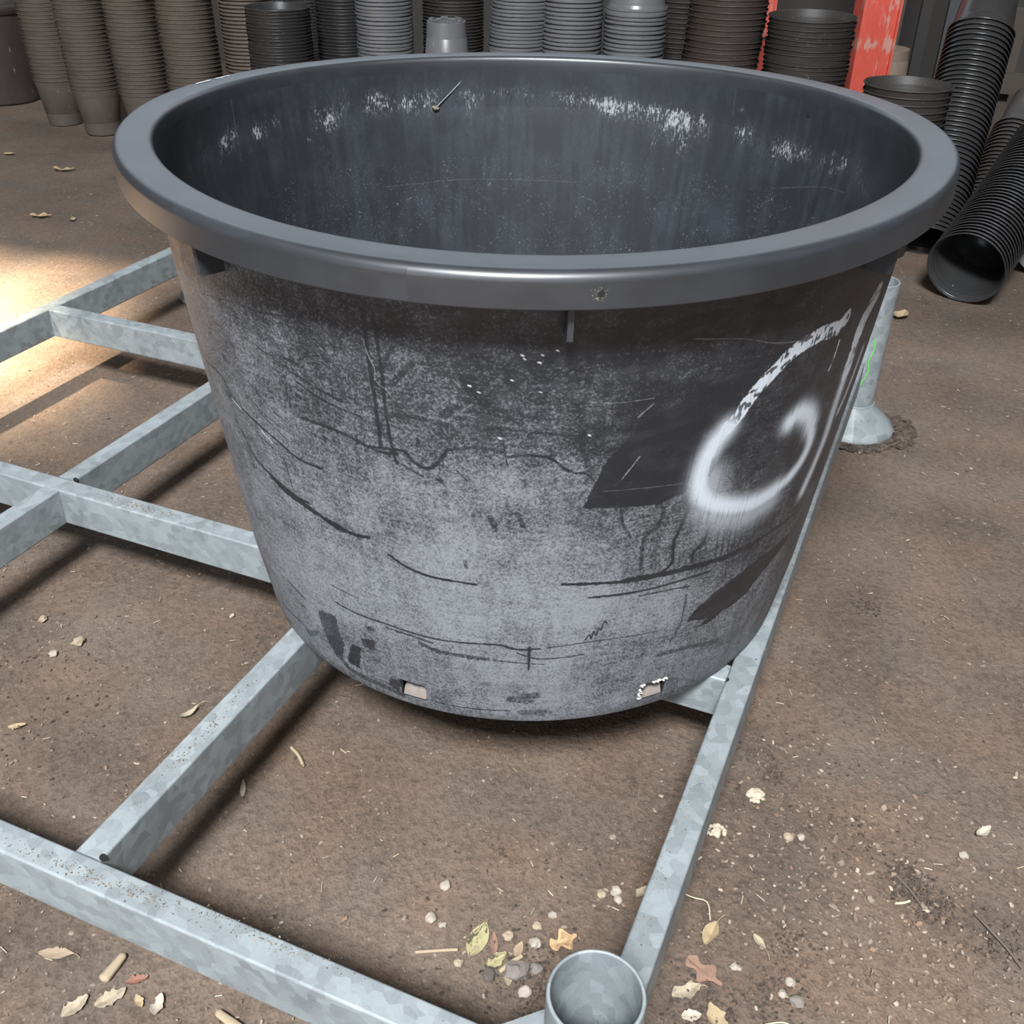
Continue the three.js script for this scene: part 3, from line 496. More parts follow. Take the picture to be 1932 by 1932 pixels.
beam(DW[0], WD[0] + 0.02, DW[0], WD[3] - 0.06); beam(DW[3], WD[0] + 0.02, DW[3], WD[3] - 0.06);
for (let k = 0; k < 3; k++) beam(DW[3] + hb, WD[k], DW[0] - hb, WD[k]);
beam(DW[3] + hb, WD[3], DW[0] - hb, WD[3]);
for (const w of [DW[1], DW[2]]) for (let k = 0; k < 2; k++) beam(w, WD[k] + hb, w, WD[k + 1] - hb);
function post(w, d, topY, turn) {
  const o = fp(w, d), pr = [], R = 0.0545, t = 0.005, fy = FLOOR + 0.002;
  for (const [r, y] of [[0.128, fy], [0.132, fy + 0.004], [0.130, fy + 0.014], [0.122, fy + 0.026], [0.105, fy + 0.043], [0.086, fy + 0.058], [0.070, fy + 0.072], [0.060, fy + 0.086], [0.0565, fy + 0.094]]) pr.push(new THREE.Vector2(r, y));
  const pt = [[R, fy + 0.08], [R, topY - 0.003], [R - 0.001, topY - 0.0008], [R - 0.002, topY], [R - t + 0.001, topY], [R - t, topY - 0.002], [R - t, fy + 0.02], [0.001, fy + 0.02]].map(([r, y]) => new THREE.Vector2(r, y));
  const uvm = (g, s) => { const u = g.attributes.uv, p = g.attributes.position; for (let i = 0; i < u.count; i++) u.setXY(i, u.getX(i) * 0.55, p.getY(i) / 0.62); return g; };
  const po = part(steelFrame, 'corner_post', uvm(new THREE.LatheGeometry(pt, 56)), matGalv); po.position.set(o.x, 0, o.z);
  const ft = part(po, 'bell_foot', uvm(new THREE.LatheGeometry(pr, 56)), matGalv);
  const weld = part(po, 'weld_ring', new THREE.TorusGeometry(0.0555, 0.003, 8, 48), matGalv); weld.rotation.x = Math.PI / 2; weld.position.y = fy + 0.093;
  return po;
}
const farPost = post(0.546, WD[3] - 0.07, 0.235); post(0.533, -1.078, 0.255); post(DW[3], WD[0], 0.255); post(DW[3], WD[3] - 0.02, 0.235);
{ // green crayon stroke on the far post
  const v = []; for (const [a, y] of [[8, 0.075], [14, 0.04], [6, 0.0], [12, -0.03], [2, -0.06], [-6, -0.085]]) v.push(new THREE.Vector3(0.0552 * Math.sin(a * RAD), y, 0.0552 * Math.cos(a * RAD)));
  part(farPost, 'crayon_mark', new THREE.TubeGeometry(new THREE.CatmullRomCurve3(v), 30, 0.0018, 5), std(0.10, 0.55, 0.08, 0.8)).userData.label = 'bright green crayon stroke';
}
{ // triangular plate in the near corner, vent holes where beams meet
  const pos = [], uv = []; for (const y of [-0.003, -0.011]) for (const [w, d] of [[0.38, WD[0] + hb - 0.002], [DW[0] - hb + 0.002, WD[0] + hb - 0.002], [DW[0] - hb + 0.002, WD[0] + 0.145]]) { const p = fp(w, d, y); pos.push(p.x, p.y, p.z); uv.push(w, d); }
  const g = geom(pos, uv, [0, 1, 2, 3, 5, 4, 0, 3, 1, 1, 3, 4, 1, 4, 2, 2, 4, 5, 2, 5, 0, 0, 5, 3]).toNonIndexed(); g.computeVertexNormals();
  part(steelFrame, 'corner_gusset', g, matGalv);
  const vent = (w, d, side) => { const m = part(steelFrame, 'vent_hole', new THREE.CylinderGeometry(0.0055, 0.0055, 0.0024, 18), matVoid), n = fp(side, 0, 1).normalize(); m.position.copy(fp(w + side * (hb - 0.0014), d, -0.0014)); m.quaternion.setFromUnitVectors(new THREE.Vector3(0, 1, 0), n); };
  vent(DW[1], WD[0] + hb + 0.007, 1); vent(DW[0], WD[1] - hb + 0.004, -1); vent(DW[2], WD[1] + hb + 0.007, 1);
}
// ---------------------------------------------------------------- stacked nursery pots
const dusty = (r, g, b, dr, dg, db, amount, s) => dataTex(256, 256, (i, j) => {       // dry soil dust and splashes on plastic
  const a = sstep(0.25, 0.8, vn(i / 256 * 6, j / 256 * 6, s, 6, 6) * 0.5 + vn(i / 256 * 22, j / 256 * 22, s + 1, 22, 22) * 0.3 + vn(i / 256 * 90, j / 256 * 90, s + 2, 90, 90) * 0.3), k = clamp(amount * (0.75 + 0.4 * a)), sp = hash(i, j, s + 3) > 0.9985 ? 0.7 : 0;
  const q = [r + (dr - r) * k, g + (dg - g) * k, b + (db - b) * k]; return q.map((v) => v + (0.4 - v) * sp);
});
const potMat = (map, rough) => new THREE.MeshStandardMaterial({ map, roughness: rough, side: THREE.DoubleSide });
const MAT = {
  brown: potMat(dusty(0.028, 0.026, 0.025, 0.104, 0.083, 0.066, 0.72, 201), 0.66),
  black: potMat(dusty(0.014, 0.0155, 0.018, 0.12, 0.105, 0.09, 0.14, 211), 0.30),
  sooty: potMat(dusty(0.012, 0.012, 0.013, 0.10, 0.083, 0.07, 0.28, 221), 0.5),
  grey: potMat(dusty(0.092, 0.096, 0.106, 0.165, 0.16, 0.155, 0.30, 231), 0.32),
  umber: potMat(dusty(0.020, 0.016, 0.016, 0.10, 0.077, 0.065, 0.35, 241), 0.5),
  tan: potMat(dusty(0.14, 0.10, 0.07, 0.22, 0.17, 0.13, 0.4, 251), 0.7),
};
function potGeo(R, H, taper, collar, lip, wide = 0) {      // base at y = 0, mouth up
  const rb = R * taper, rc = R - 0.0085 - wide - (R - rb) * collar / H * 0.35, L = (r, y) => new THREE.Vector2(r, y);
  const pr = [L(0.001, 0.004), L(rb - 0.008, 0.004), L(rb - 0.002, 0), L(rb, 0.004), L(rc - 0.008, H - collar - 0.003), L(rc - 0.002, H - collar), L(R - 0.0075 - wide, H - lip - 0.002), L(R - 0.0012, H - lip), L(R, H - lip + 0.0012), L(R, H - 0.0012), L(R - 0.0012, H), L(R - 0.0035, H - 0.0005), L(rc - 0.0022, H - collar + 0.004), L(rb - 0.0016, 0.008), L(0.001, 0.008)];
  return new THREE.LatheGeometry(pr, 44);
}
const hidden = (p) => {                                    // does the tub stand between this point and the photographer?
  for (let i = 1; i < 160; i++) { const t = i / 160, x = p.x + (camera.position.x - p.x) * t, y = p.y + (camera.position.y - p.y) * t, z = p.z + (camera.position.z - p.z) * t; if (y < TH && Math.hypot(x, z) < 0.645 + 0.07 * clamp(y - 0.8, 0, 1)) return true; }
  return false;
};
camera.updateMatrixWorld(); camera.updateProjectionMatrix();
const inFrame = (q) => { const v = q.clone().project(camera); return Math.abs(v.x) < 1.04 && Math.abs(v.y) < 1.02; };
// a stack on the floor: x, z, mouth radius, pot height, pitch, height of the top mouth above the floor
function stack({ name, x, z, R, H, pitch, up, mat, look, where, taper = 0.72, collar = 0.045, lip = 0.006, wide = 0, lean = [0, 0], fromFloor = false, openTop = false, jitter = 1 }) {
  const g = potGeo(R, H, taper, collar, lip, wide), n = Math.max(1, Math.round((up - H) / pitch) + 1), rest = []; let seen = 0;
  for (let k = 0; k < n; k++) {
    const m = new THREE.Mesh(g, mat), h = k * pitch, j = k ? jitter : 0;
    m.position.set(x + lean[0] * h + rr(-1, 1) * 0.0016 * j, FLOOR + 0.003 + h, z + lean[1] * h + rr(-1, 1) * 0.0016 * j);
    m.rotation.set(rr(-1, 1) * 0.006 * j, rnd() * 6.28, rr(-1, 1) * 0.006 * j);
    const mouth = new THREE.Vector3(m.position.x, m.position.y + H, m.position.z + R * 0.9);
    if ((hidden(mouth) && !fromFloor) || !inFrame(mouth)) { m.updateMatrix(); const c = g.clone(); c.applyMatrix4(m.matrix); rest.push(c); continue; }
    seen++;
    top(m, name, openTop && k === n - 1 ? `${look}, topmost of ${where}` : fromFloor ? (k ? `${look}, ${ord(k + 1)} from the bottom of ${where}` : `${look} at the bottom of ${where}`) : `${look}, ${ord(seen)} rim up in ${where}`, 'plant pot', `pots of ${where}`);
  }
  if (rest.length) top(new THREE.Mesh(mergeGeometries(rest), mat), 'nested_pots', `remaining nested pots of ${where}`, 'plant pots', null, 'stuff');
}
const S10 = { H: 0.27, pitch: 0.0215, taper: 0.70, collar: 0.052, lip: 0.005 };
stack({ name: 'brown_pot', ...S10, x: -3.8245, z: -4.2166, R: 0.1432, up: 0.84, mat: MAT.brown, look: 'dusty brown nursery pot', where: 'the leftmost stack', fromFloor: true, lean: [-0.03, 0] });
stack({ name: 'brown_pot', ...S10, x: -3.4716, z: -4.0631, R: 0.1453, up: 0.88, mat: MAT.brown, look: 'dusty brown nursery pot', where: 'second stack from left', fromFloor: true, lean: [-0.04, 0] });
stack({ name: 'brown_pot', ...S10, x: -3.1084, z: -3.9915, R: 0.1463, up: 0.92, mat: MAT.brown, look: 'dusty brown nursery pot', where: 'third stack from left', lean: [-0.03, 0] });
stack({ name: 'brown_pot', ...S10, x: -2.74, z: -3.9301, R: 0.1565, up: 0.94, pitch: 0.0225, mat: MAT.brown, look: 'dusty brown nursery pot', where: 'fourth stack from left', lean: [-0.03, 0] });
stack({ name: 'brown_pot', x: -2.33, z: -3.83, R: 0.150, H: 0.27, pitch: 0.0185, up: 0.995, mat: MAT.brown, look: 'brown-grey pot', where: 'the cobwebbed stack', lip: 0.011, wide: 0.006 });
stack({ name: 'black_pot', x: -1.972, z: -3.41, R: 0.160, H: 0.26, pitch: 0.0148, up: 0.835, mat: MAT.black, look: 'shiny black pot', openTop: true, where: 'short open-topped stack', taper: 0.8, lip: 0.005 });
stack({ name: 'black_pot', x: -2.10, z: -4.12, R: 0.140, H: 0.26, pitch: 0.016, up: 1.035, mat: MAT.black, look: 'black pot', where: 'stack behind the short open-topped one' });
stack({ name: 'black_pot', x: -1.77, z: -3.78, R: 0.145, H: 0.26, pitch: 0.0158, up: 1.035, mat: MAT.black, look: 'shiny black pot', where: 'black stack left of grey ones', lip: 0.006 });
const SG = { H: 0.27, mat: MAT.grey, look: 'light grey pot', taper: 0.74, lip: 0.0132, wide: 0.001, collar: 0.05, jitter: 1.6 };
stack({ name: 'grey_pot', ...SG, x: -1.515, z: -3.68, R: 0.1445, pitch: 0.0172, up: 1.035, where: 'grey stack left of upturned pot' });
stack({ name: 'black_pot', x: -1.27, z: -4.10, R: 0.165, H: 0.28, pitch: 0.0155, up: 1.055, mat: MAT.sooty, look: 'black pot', where: 'dark stack behind upturned pot' });
stack({ name: 'grey_pot', ...SG, x: -0.872, z: -3.71, R: 0.148, pitch: 0.0170, up: 1.065, lean: [0.10, 0], where: 'grey stack right of upturned pot' });
stack({ name: 'grey_pot', ...SG, x: -0.557, z: -3.725, R: 0.149, pitch: 0.0192, up: 1.065, where: 'middle of three grey stacks' });
stack({ name: 'grey_pot', ...SG, x: -0.249, z: -3.738, R: 0.153, pitch: 0.0195, up: 0.88, where: 'rightmost grey stack' });
{ const g = potGeo(0.152, 0.27, 0.74, 0.05, 0.0205, 0.001), m = new THREE.Mesh(g, MAT.grey); m.position.set(-0.249, FLOOR + 0.887 + 0.27 - 0.045, -3.738); m.rotation.x = Math.PI; top(m, 'grey_pot', 'grey pot turned upside down on top of the rightmost grey stack', 'plant pot'); }
stack({ name: 'black_pot', x: -0.06, z: -4.25, R: 0.15, H: 0.28, pitch: 0.024, up: 1.085, mat: MAT.sooty, look: 'black pot', where: 'dark stack behind rightmost grey stack' });
stack({ name: 'black_pot', x: 0.156, z: -3.772, R: 0.190, H: 0.32, pitch: 0.0255, up: 1.095, mat: MAT.umber, look: 'large brown-black pot', where: 'stack left of thin red post', taper: 0.76, lip: 0.005, lean: [0.06, 0], jitter: 1.8 });
stack({ name: 'black_pot', x: 0.585, z: -3.729, R: 0.205, H: 0.34, pitch: 0.0212, up: 0.88, mat: MAT.sooty, look: 'large black pot', openTop: true, where: 'open-topped stack between red posts', taper: 0.8, lip: 0.004, jitter: 2.2 });
stack({ name: 'black_pot', x: 0.9882, z: -3.0492, R: 0.1816, H: 0.30, pitch: 0.0275, up: 0.712, mat: MAT.sooty, look: 'dusty black pot', openTop: true, where: 'short stack before wide red post', taper: 0.74, lip: 0.006 });
// one upturned grey pot on an inverted stack
{
  const R = 0.128, H = 0.27, g = potGeo(R, H, 0.74, 0.016, 0.010, 0.001), rest = [];
  for (let k = 0; k < 16; k++) { const c = g.clone(); c.rotateX(Math.PI); c.translate(-1.135, FLOOR + 0.003 + k * 0.0332 + H, -3.485); rest.push(c); }
  top(new THREE.Mesh(mergeGeometries(rest), MAT.grey), 'nested_pots', 'remaining nested pots beneath the upturned notched pot', 'plant pots', null, 'stuff');
  const t = new THREE.Group(); t.position.set(-1.135, FLOOR + 0.003 + 16 * 0.0332 + H, -3.485); t.rotation.set(Math.PI, 0.4, 0);
  part(t, 'pot_body', g, MAT.grey);
  for (let q = 0; q < 6; q++) { const b = part(t, 'base_lug', new THREE.BoxGeometry(0.034, 0.007, 0.020), MAT.grey), a = q * Math.PI / 3 + 0.3; b.position.set(0.074 * Math.cos(a), -0.005, 0.074 * Math.sin(a)); b.rotation.y = -a + Math.PI / 2; }
  top(t, 'grey_pot', 'upturned grey pot with notched base among the stacks behind the tub', 'plant pot');
}
// leaning stacks: mouth of the lowest pot first, axis by azimuth and rise
function leaning({ name, at, az, el, R, H, pitch, n, mat, look, where, taper = 0.74, lip = 0.006, wide = 0, sag = 0, collar = 0.04 }) {
  const g = potGeo(R, H, taper, collar, lip, wide), rest = []; g.rotateX(Math.PI); g.translate(0, H, 0); let p = new THREE.Vector3(...at);
  for (let k = 0; k < n; k++) {
    const e = (el + sag * (k / n - 0.5)) * RAD, a = az * RAD, d = new THREE.Vector3(Math.sin(a) * Math.cos(e), Math.sin(e), -Math.cos(a) * Math.cos(e)), m = new THREE.Mesh(g, mat);
    m.position.copy(p); m.quaternion.setFromUnitVectors(new THREE.Vector3(0, 1, 0), d); m.rotateY(rnd() * 6.28);
    const rimTop = p.clone().add(new THREE.Vector3(-0.3 * R, 0.8 * R, 0.3 * R));
    p = p.clone().addScaledVector(d, pitch * (1 + rr(-0.12, 0.12)));
    if (!inFrame(rimTop) || hidden(rimTop)) { m.updateMatrix(); const c = g.clone(); c.applyMatrix4(m.matrix); rest.push(c); continue; }
    top(m, name, k === 0 ? `${look} whose open mouth is lowest in ${where}` : k === n - 1 ? `${look}, uppermost with smooth side showing, in ${where}` : `${look}, ${ord(k + 1)} from lower end of ${where}`, 'plant pot', `pots of ${where}`);
  }
  if (rest.length) top(new THREE.Mesh(mergeGeometries(rest), mat), 'nested_pots', `remaining nested pots of ${where}`, 'plant pots', null, 'stuff');
}
leaning({ name: 'ribbed_black_pot', at: [1.1785, FLOOR + 0.085, -2.9683], az: 13, el: 52, R: 0.1432, H: 0.30, pitch: 0.0225, n: 44, mat: MAT.black, look: 'black ribbed-looking pot', where: 'tall leaning stack at right', lip: 0.008, wide: 0.003, sag: 8 });
leaning({ name: 'ribbed_black_pot', at: [1.2696, FLOOR + 0.150, -2.4465], az: 25, el: 19, R: 0.1535, H: 0.30, pitch: 0.0235, n: 40, mat: MAT.black, look: 'black pot', where: 'lying stack with open mouth', taper: 0.8, lip: 0.007, wide: 0.002, sag: 8 });
leaning({ name: 'small_black_pot', at: [1.3832, FLOOR + 0.10, -3.0911], az: 22, el: 36, R: 0.1023, H: 0.22, pitch: 0.023, n: 26, mat: MAT.sooty, look: 'small black pot', where: 'narrow stack wedged between leaning stacks', lip: 0.008, wide: 0.003 });
leaning({ name: 'grey_pot', at: [1.6543, FLOOR + 0.115, -2.8046], az: 24, el: 30, R: 0.1279, H: 0.27, pitch: 0.027, n: 24, mat: MAT.grey, look: 'grey pot', where: 'lying grey stack at far right', lip: 0.012, wide: 0.004 });
// ---------------------------------------------------------------- racking and other things behind
const redMap = dataTex(128, 1024, (i, j) => { const y = j / 1024, a = vn(i * 0.06, j * 0.025, 301), f = vn(i * 0.25, j * 0.1, 302), worn = sstep(0.62, 0.78, a * 0.55 + f * 0.35 + 0.32 * Math.exp(-Math.pow((y - 0.268) / 0.012, 2))), k = 0.9 + 0.2 * f; let r = 0.50 * k, g = 0.072 * k, b = 0.048 * k; r += (0.42 - r) * worn * 0.8; g += (0.24 - g) * worn * 0.8; b += (0.20 - b) * worn * 0.8; return [r, g, b]; });
const matRed = new THREE.MeshStandardMaterial({ map: redMap, roughness: 0.55 });
function redPost(x, z, w, d, turn, label) {
  const t = new THREE.Group(); t.position.set(x, FLOOR, z); t.rotation.y = turn;
  const up = part(t, 'upright', new THREE.BoxGeometry(w, 2.6, d), matRed); up.position.y = 1.304;
  const pl = part(t, 'base_plate', new THREE.BoxGeometry(w * 1.5, 0.008, d * 1.8), matRed); pl.position.y = 0.004;
  for (const s of [-1, 1]) { const fl = part(t, 'flange', new THREE.BoxGeometry(0.012, 2.6, d + 0.03), matRed); fl.position.set(s * (w / 2 + 0.005), 1.304, 0); }
  top(t, 'rack_upright', label, 'rack post');
}
redPost(0.915, -4.20, 0.175, 0.10, 0.30, 'wide red painted rack upright with a worn scuffed band');
redPost(0.375, -4.42, 0.060, 0.07, 0.1, 'thin red rack upright beside the brown-black pot stack');
{
  const bar = (x, z, w, d, h, mat, name, label, tilt = 0) => { const m = new THREE.Mesh(new THREE.BoxGeometry(w, h, d), mat); m.position.set(x, FLOOR + 0.003 + h / 2 * Math.cos(tilt), z); m.rotation.z = tilt; top(m, name, label, 'bar'); };
  const dk = std(0.018, 0.016, 0.016, 0.6), gy = std(0.05, 0.053, 0.055, 0.55, 0.2);
  bar(1.20, -4.60, 0.055, 0.05, 2.2, dk, 'steel_bar', 'dark brown steel bar standing right of the wide red upright');
  bar(1.33, -4.52, 0.070, 0.05, 2.2, gy, 'steel_bar', 'grey steel bar standing behind the tall leaning stack');
  bar(1.08, -4.75, 0.05, 0.05, 2.2, std(0.06, 0.045, 0.04, 0.7), 'steel_bar', 'brownish bar just behind the wide red upright');
  const sh = new THREE.Shape([[-0.022, 0], [0.022, 0], [0.022, 2.2], [-0.022, 2.2]].map(([x, y]) => new THREE.Vector2(x, y)));
  for (let k = 0; k < 26; k++) { const p = new THREE.Path(); p.absellipse(0, 0.08 + k * 0.08, 0.009, 0.024, 0, Math.PI * 2, true, 0); sh.holes.push(p); }
  const sl = new THREE.Mesh(new THREE.ExtrudeGeometry(sh, { depth: 0.003, bevelEnabled: false, curveSegments: 8 }), std(0.42, 0.43, 0.43, 0.45, 0.5)); sl.position.set(1.44, FLOOR + 0.003, -4.40); sl.rotation.z = -0.06; top(sl, 'slotted_angle', 'pale slotted steel strip beside the tall leaning stack', 'bar');
  const bg = potGeo(0.13, 0.22, 0.8, 0.03, 0.006);
  for (let k = 0; k < 3; k++) { const m = new THREE.Mesh(bg, MAT.tan); m.position.set(1.04, FLOOR + 0.003 + 0.22 + k * 0.21, -4.48); m.rotation.x = Math.PI; top(m, 'clay_brown_pot', `${['lowest', 'middle', 'uppermost'][k]} of the upturned tan pots behind the wide red upright`, 'plant pot', 'upturned tan pots'); }
  const big = new THREE.LatheGeometry([[0.001, 0.004], [0.22, 0.004], [0.24, 0], [0.245, 0.01], [0.30, 0.55], [0.325, 0.56], [0.33, 0.60], [0.315, 0.605], [0.29, 0.56], [0.235, 0.02], [0.001, 0.02]].map(([a, b]) => new THREE.Vector2(a, b)), 56);
  const bm = new THREE.Mesh(big, MAT.umber); bm.position.set(-4.62, FLOOR + 0.003, -4.72); top(bm, 'large_dark_pot', 'large dark pot in the shadow at the far left', 'plant pot');
  // planks and a shelf beam in the gloom behind the right-hand stacks
  const wd = std(0.05, 0.04, 0.032, 0.85);
  const rail = (x0, x1, y, z, h, mat, label) => { const m = new THREE.Mesh(new THREE.BoxGeometry(x1 - x0, h, 0.06), mat); m.position.set((x0 + x1) / 2, FLOOR + y, z); top(m, 'shelf_board', label, 'board'); };
  rail(1.5, 3.6, 0.12, -4.0, 0.10, wd, 'lowest weathered board behind the leaning pot stacks'); rail(1.5, 3.6, 0.34, -4.0, 0.09, wd, 'middle weathered board behind the leaning pot stacks'); rail(1.5, 3.6, 0.58, -4.0, 0.09, wd, 'upper weathered board behind the leaning pot stacks');
  for (const [x, q] of [[1.55, 'left'], [3.5, 'right']]) { const m = new THREE.Mesh(new THREE.BoxGeometry(0.09, 0.9, 0.09), wd); m.position.set(x, FLOOR + 0.453, -4.075); top(m, 'board_post', `${q} wooden post carrying the weathered boards`, 'post'); }
}
// ---------------------------------------------------------------- leaves, stones, twigs
const leafTex = (r, g, b, s, spots = 0) => dataTex(128, 128, (i, j) => { const v = Math.abs(j / 127 - 0.5), vein = Math.max(sstep(0.03, 0.0, v), 0.6 * sstep(0.12, 0.0, Math.abs(((i / 127 + v * 0.8) * 7) % 1 - 0.5)) * sstep(0.02, 0.06, v)), n = fbm(i * 0.06, j * 0.06, s, 3), sp = spots * sstep(0.55, 0.66, fbm(i * 0.05, j * 0.05, s + 7, 3)); const k = (0.8 + 0.45 * n) * (1 - 0.22 * vein) * (1 - 0.8 * sp); return [r * k, g * k, b * k]; });
const leafMat = (r, g, b, s, spots) => new THREE.MeshStandardMaterial({ map: leafTex(r, g, b, s, spots), roughness: 0.85, side: THREE.DoubleSide });
const LM = { olive: leafMat(0.31, 0.27, 0.14, 401, 1), orange: leafMat(0.44, 0.28, 0.15, 411, 0.5), russet: leafMat(0.215, 0.125, 0.088, 421), pale: leafMat(0.31, 0.255, 0.18, 431, 0.3), straw: leafMat(0.30, 0.225, 0.13, 441), brown: leafMat(0.28, 0.205, 0.14, 451), red: leafMat(0.19, 0.085, 0.06, 461), grey: leafMat(0.36, 0.31, 0.25, 471) };
function leafGeo(L, W, { curl = 0.3, fold = 0.3, lobes = 0, rag = 0.1, twist = 0, stem = 0.2, s = 1 }) {
  const NU = 22, NV = 8, pos = [], uv = [], idx = [], th = 0.0006;
  for (const side of [0, 1]) for (let i = 0; i <= NU; i++) for (let j = 0; j <= NV; j++) {
    const u = i / NU, v = j / NV * 2 - 1; let w = Math.pow(Math.sin(Math.PI * clamp(u * 0.94 + 0.03)), 0.75) * (1.15 - 0.35 * u);
    if (lobes) w *= 0.72 + 0.36 * Math.sin(u * Math.PI * 2 * lobes + 0.6);
    w *= 1 - rag * (vn(u * 9, (v > 0 ? 1 : 3) * 7, s) ) * Math.abs(v);
    const x = (u - 0.5) * L, y0 = v * w * W / 2, z = curl * L * (u - 0.5) * (u - 0.5) * 1.2 + fold * Math.abs(y0) + 0.10 * W * (vn(u * 4, v * 2 + 5, s + 3) - 0.5) + twist * (u - 0.5) * y0;
    pos.push(x, z + side * th, y0); uv.push(u, j / NV);
  }
  const S = (NU + 1) * (NV + 1);
  for (let k = 0; k < 2; k++) for (let i = 0; i < NU; i++) for (let j = 0; j < NV; j++) { const a = k * S + i * (NV + 1) + j, b = a + 1, c = a + NV + 1, d = c + 1; k ? idx.push(a, b, c, b, d, c) : idx.push(a, c, b, b, c, d); }
  const g = geom(pos, uv, idx); g.computeBoundingBox(); g.translate(0, -g.boundingBox.min.y, 0); return g;
}
function leaf(x, z, L, W, deg, mat, label, o = {}) {
  const t = new THREE.Group(); t.position.set(x, FLOOR + 0.003, z); t.rotation.y = deg * RAD;
  part(t, 'blade', leafGeo(L, W, o), mat);
  if (o.stem) { const y = (o.curl ?? 0.3) * L * 0.3; part(t, 'stalk', new THREE.TubeGeometry(new THREE.CatmullRomCurve3([new THREE.Vector3(L * 0.46, y, 0), new THREE.Vector3(L * 0.46 + o.stem * 0.5, y + 0.002, 0.002), new THREE.Vector3(L * 0.46 + o.stem, 0.002, 0.006)]), 8, 0.0007, 5), mat); }
  if (o.tilt) t.rotation.z = o.tilt;
  top(t, 'fallen_leaf', label, 'leaf');
}
leaf(0.0961, 0.7886, 0.066, 0.036, 80, LM.olive, 'yellow-green spotted dead leaf with dark stalk inside the frame corner', { curl: 0.15, fold: 0.12, stem: 0.018, s: 1 });
leaf(0.1247, 0.7917, 0.045, 0.013, 105, LM.russet, 'narrow pinkish-brown leaf lying against the spotted yellow-green leaf', { curl: 0.25, fold: 0.5, s: 2 });
leaf(0.2362, 0.761, 0.050, 0.044, 40, LM.orange, 'orange lobed leaf behind the near corner post', { lobes: 2, curl: 0.2, s: 3 });
leaf(0.4685, 0.763, 0.070, 0.046, -35, LM.russet, 'russet lobed oak leaf right of the near corner post', { lobes: 2, curl: 0.12, fold: 0.1, s: 4 });
leaf(0.4429, 0.8039, 0.052, 0.036, 35, LM.pale, 'pale torn leaf just below the russet oak leaf', { rag: 0.5, curl: 0.2, fold: 0.25, stem: 0.012, s: 5 });
leaf(0.4746, 0.6893, 0.050, 0.026, 70, LM.straw, 'folded straw-coloured leaf above the russet oak leaf', { fold: 0.7, curl: 0.2, stem: 0.025, s: 6 });
leaf(0.4931, 0.8377, 0.050, 0.036, 120, LM.straw, 'yellowish torn leaf at the bottom edge right of the post', { rag: 0.4, curl: 0.3, s: 7 });
leaf(0.4542, 0.8438, 0.032, 0.024, 20, LM.grey, 'small grey-brown leaf scrap at the bottom edge by the post', { rag: 0.4, s: 8 });
leaf(-0.569, 0.9717, 0.058, 0.026, 12, LM.brown, 'flat brown pointed leaf at the lower left', { rag: 0.3, curl: 0.15, fold: 0.15, stem: 0.014, s: 9 });
leaf(-0.4421, 1.0219, 0.050, 0.034, 50, LM.pale, 'pale torn leaf below the piece of bark', { rag: 0.45, fold: 0.2, s: 10 });
leaf(-0.4871, 1.0485, 0.046, 0.030, 65, LM.pale, 'pale ragged leaf in the bottom left corner', { rag: 0.4, fold: 0.3, s: 11 });
leaf(-0.4175, 0.985, 0.034, 0.022, 30, LM.red, 'small dark red leaf scrap beside the bark', { rag: 0.5, fold: 0.5, s: 12 });
leaf(-0.3633, 1.0167, 0.036, 0.024, 100, LM.grey, 'greyish crumpled leaf at the bottom left', { rag: 0.5, fold: 0.6, curl: 0.5, s: 13 });
leaf(-0.396, 1.0167, 0.026, 0.018, 140, LM.straw, 'tiny yellow leaf scrap among the lower left leaves', { rag: 0.4, s: 14 });
leaf(-0.6181, 0.4141, 0.046, 0.014, 62, LM.pale, 'curled pale sliver of leaf beside the inner beam', { curl: 0.9, fold: 0.8, stem: 0.03, s: 15 });
leaf(-0.4237, 0.5768, 0.046, 0.011, 112, LM.grey, 'slender grey-brown leaf in the shadow of the inner beam', { fold: 0.4, s: 16 });
leaf(-0.9434, 0.5277, 0.034, 0.015, 30, LM.straw, 'small straw-coloured leaf at the left edge', { s: 17 });
leaf(-3.6915, -3.439, 0.06, 0.04, 20, LM.straw, 'pale leaf on the floor at the left edge near the brown stacks', { fold: 0.5, curl: 0.5, s: 18 });
leaf(-3.2117, -3.2241, 0.11, 0.06, 15, LM.straw, 'tan crumpled leaf in front of the brown pot stacks', { lobes: 2, fold: 0.5, curl: 0.5, s: 19 });
leaf(-2.8597, -2.4762, 0.10, 0.06, 10, LM.orange, 'orange-tan leaf on the floor left of the tub', { lobes: 2, fold: 0.3, curl: 0.4, s: 20 });
leaf(-2.6991, -2.4824, 0.06, 0.03, 120, LM.olive, 'greenish leaf scrap beside the orange-tan leaf', { fold: 0.4, s: 21 });
leaf(1.0353, -2.2419, 0.09, 0.06, 60, LM.straw, 'straw-coloured curled leaf beside the far corner post', { fold: 0.6, curl: 0.6, s: 22 });
leaf(0.9586, 0.3578, 0.040, 0.018, 45, LM.grey, 'curled grey-brown leaf at the right edge', { curl: 0.7, fold: 0.6, s: 23 });
leaf(0.5555, 0.6863, 0.030, 0.014, -50, LM.pale, 'small pale leaf scrap right of the folded leaf', { fold: 0.5, stem: 0.02, s: 24 });
leaf(0.3519, 0.6331, 0.030, 0.018, 60, LM.pale, 'pale torn leaf scrap against the right-hand beam', { fold: 0.5, rag: 0.4, s: 25 });
leaf(0.1656, 0.7917, 0.030, 0.016, 80, LM.brown, 'small brown leaf scrap between the stones by the post', { fold: 0.3, s: 26 });
leaf(0.1605, 0.8438, 0.034, 0.014, 100, LM.pale, 'pale narrow leaf beside the grey stone', { fold: 0.4, s: 27 });
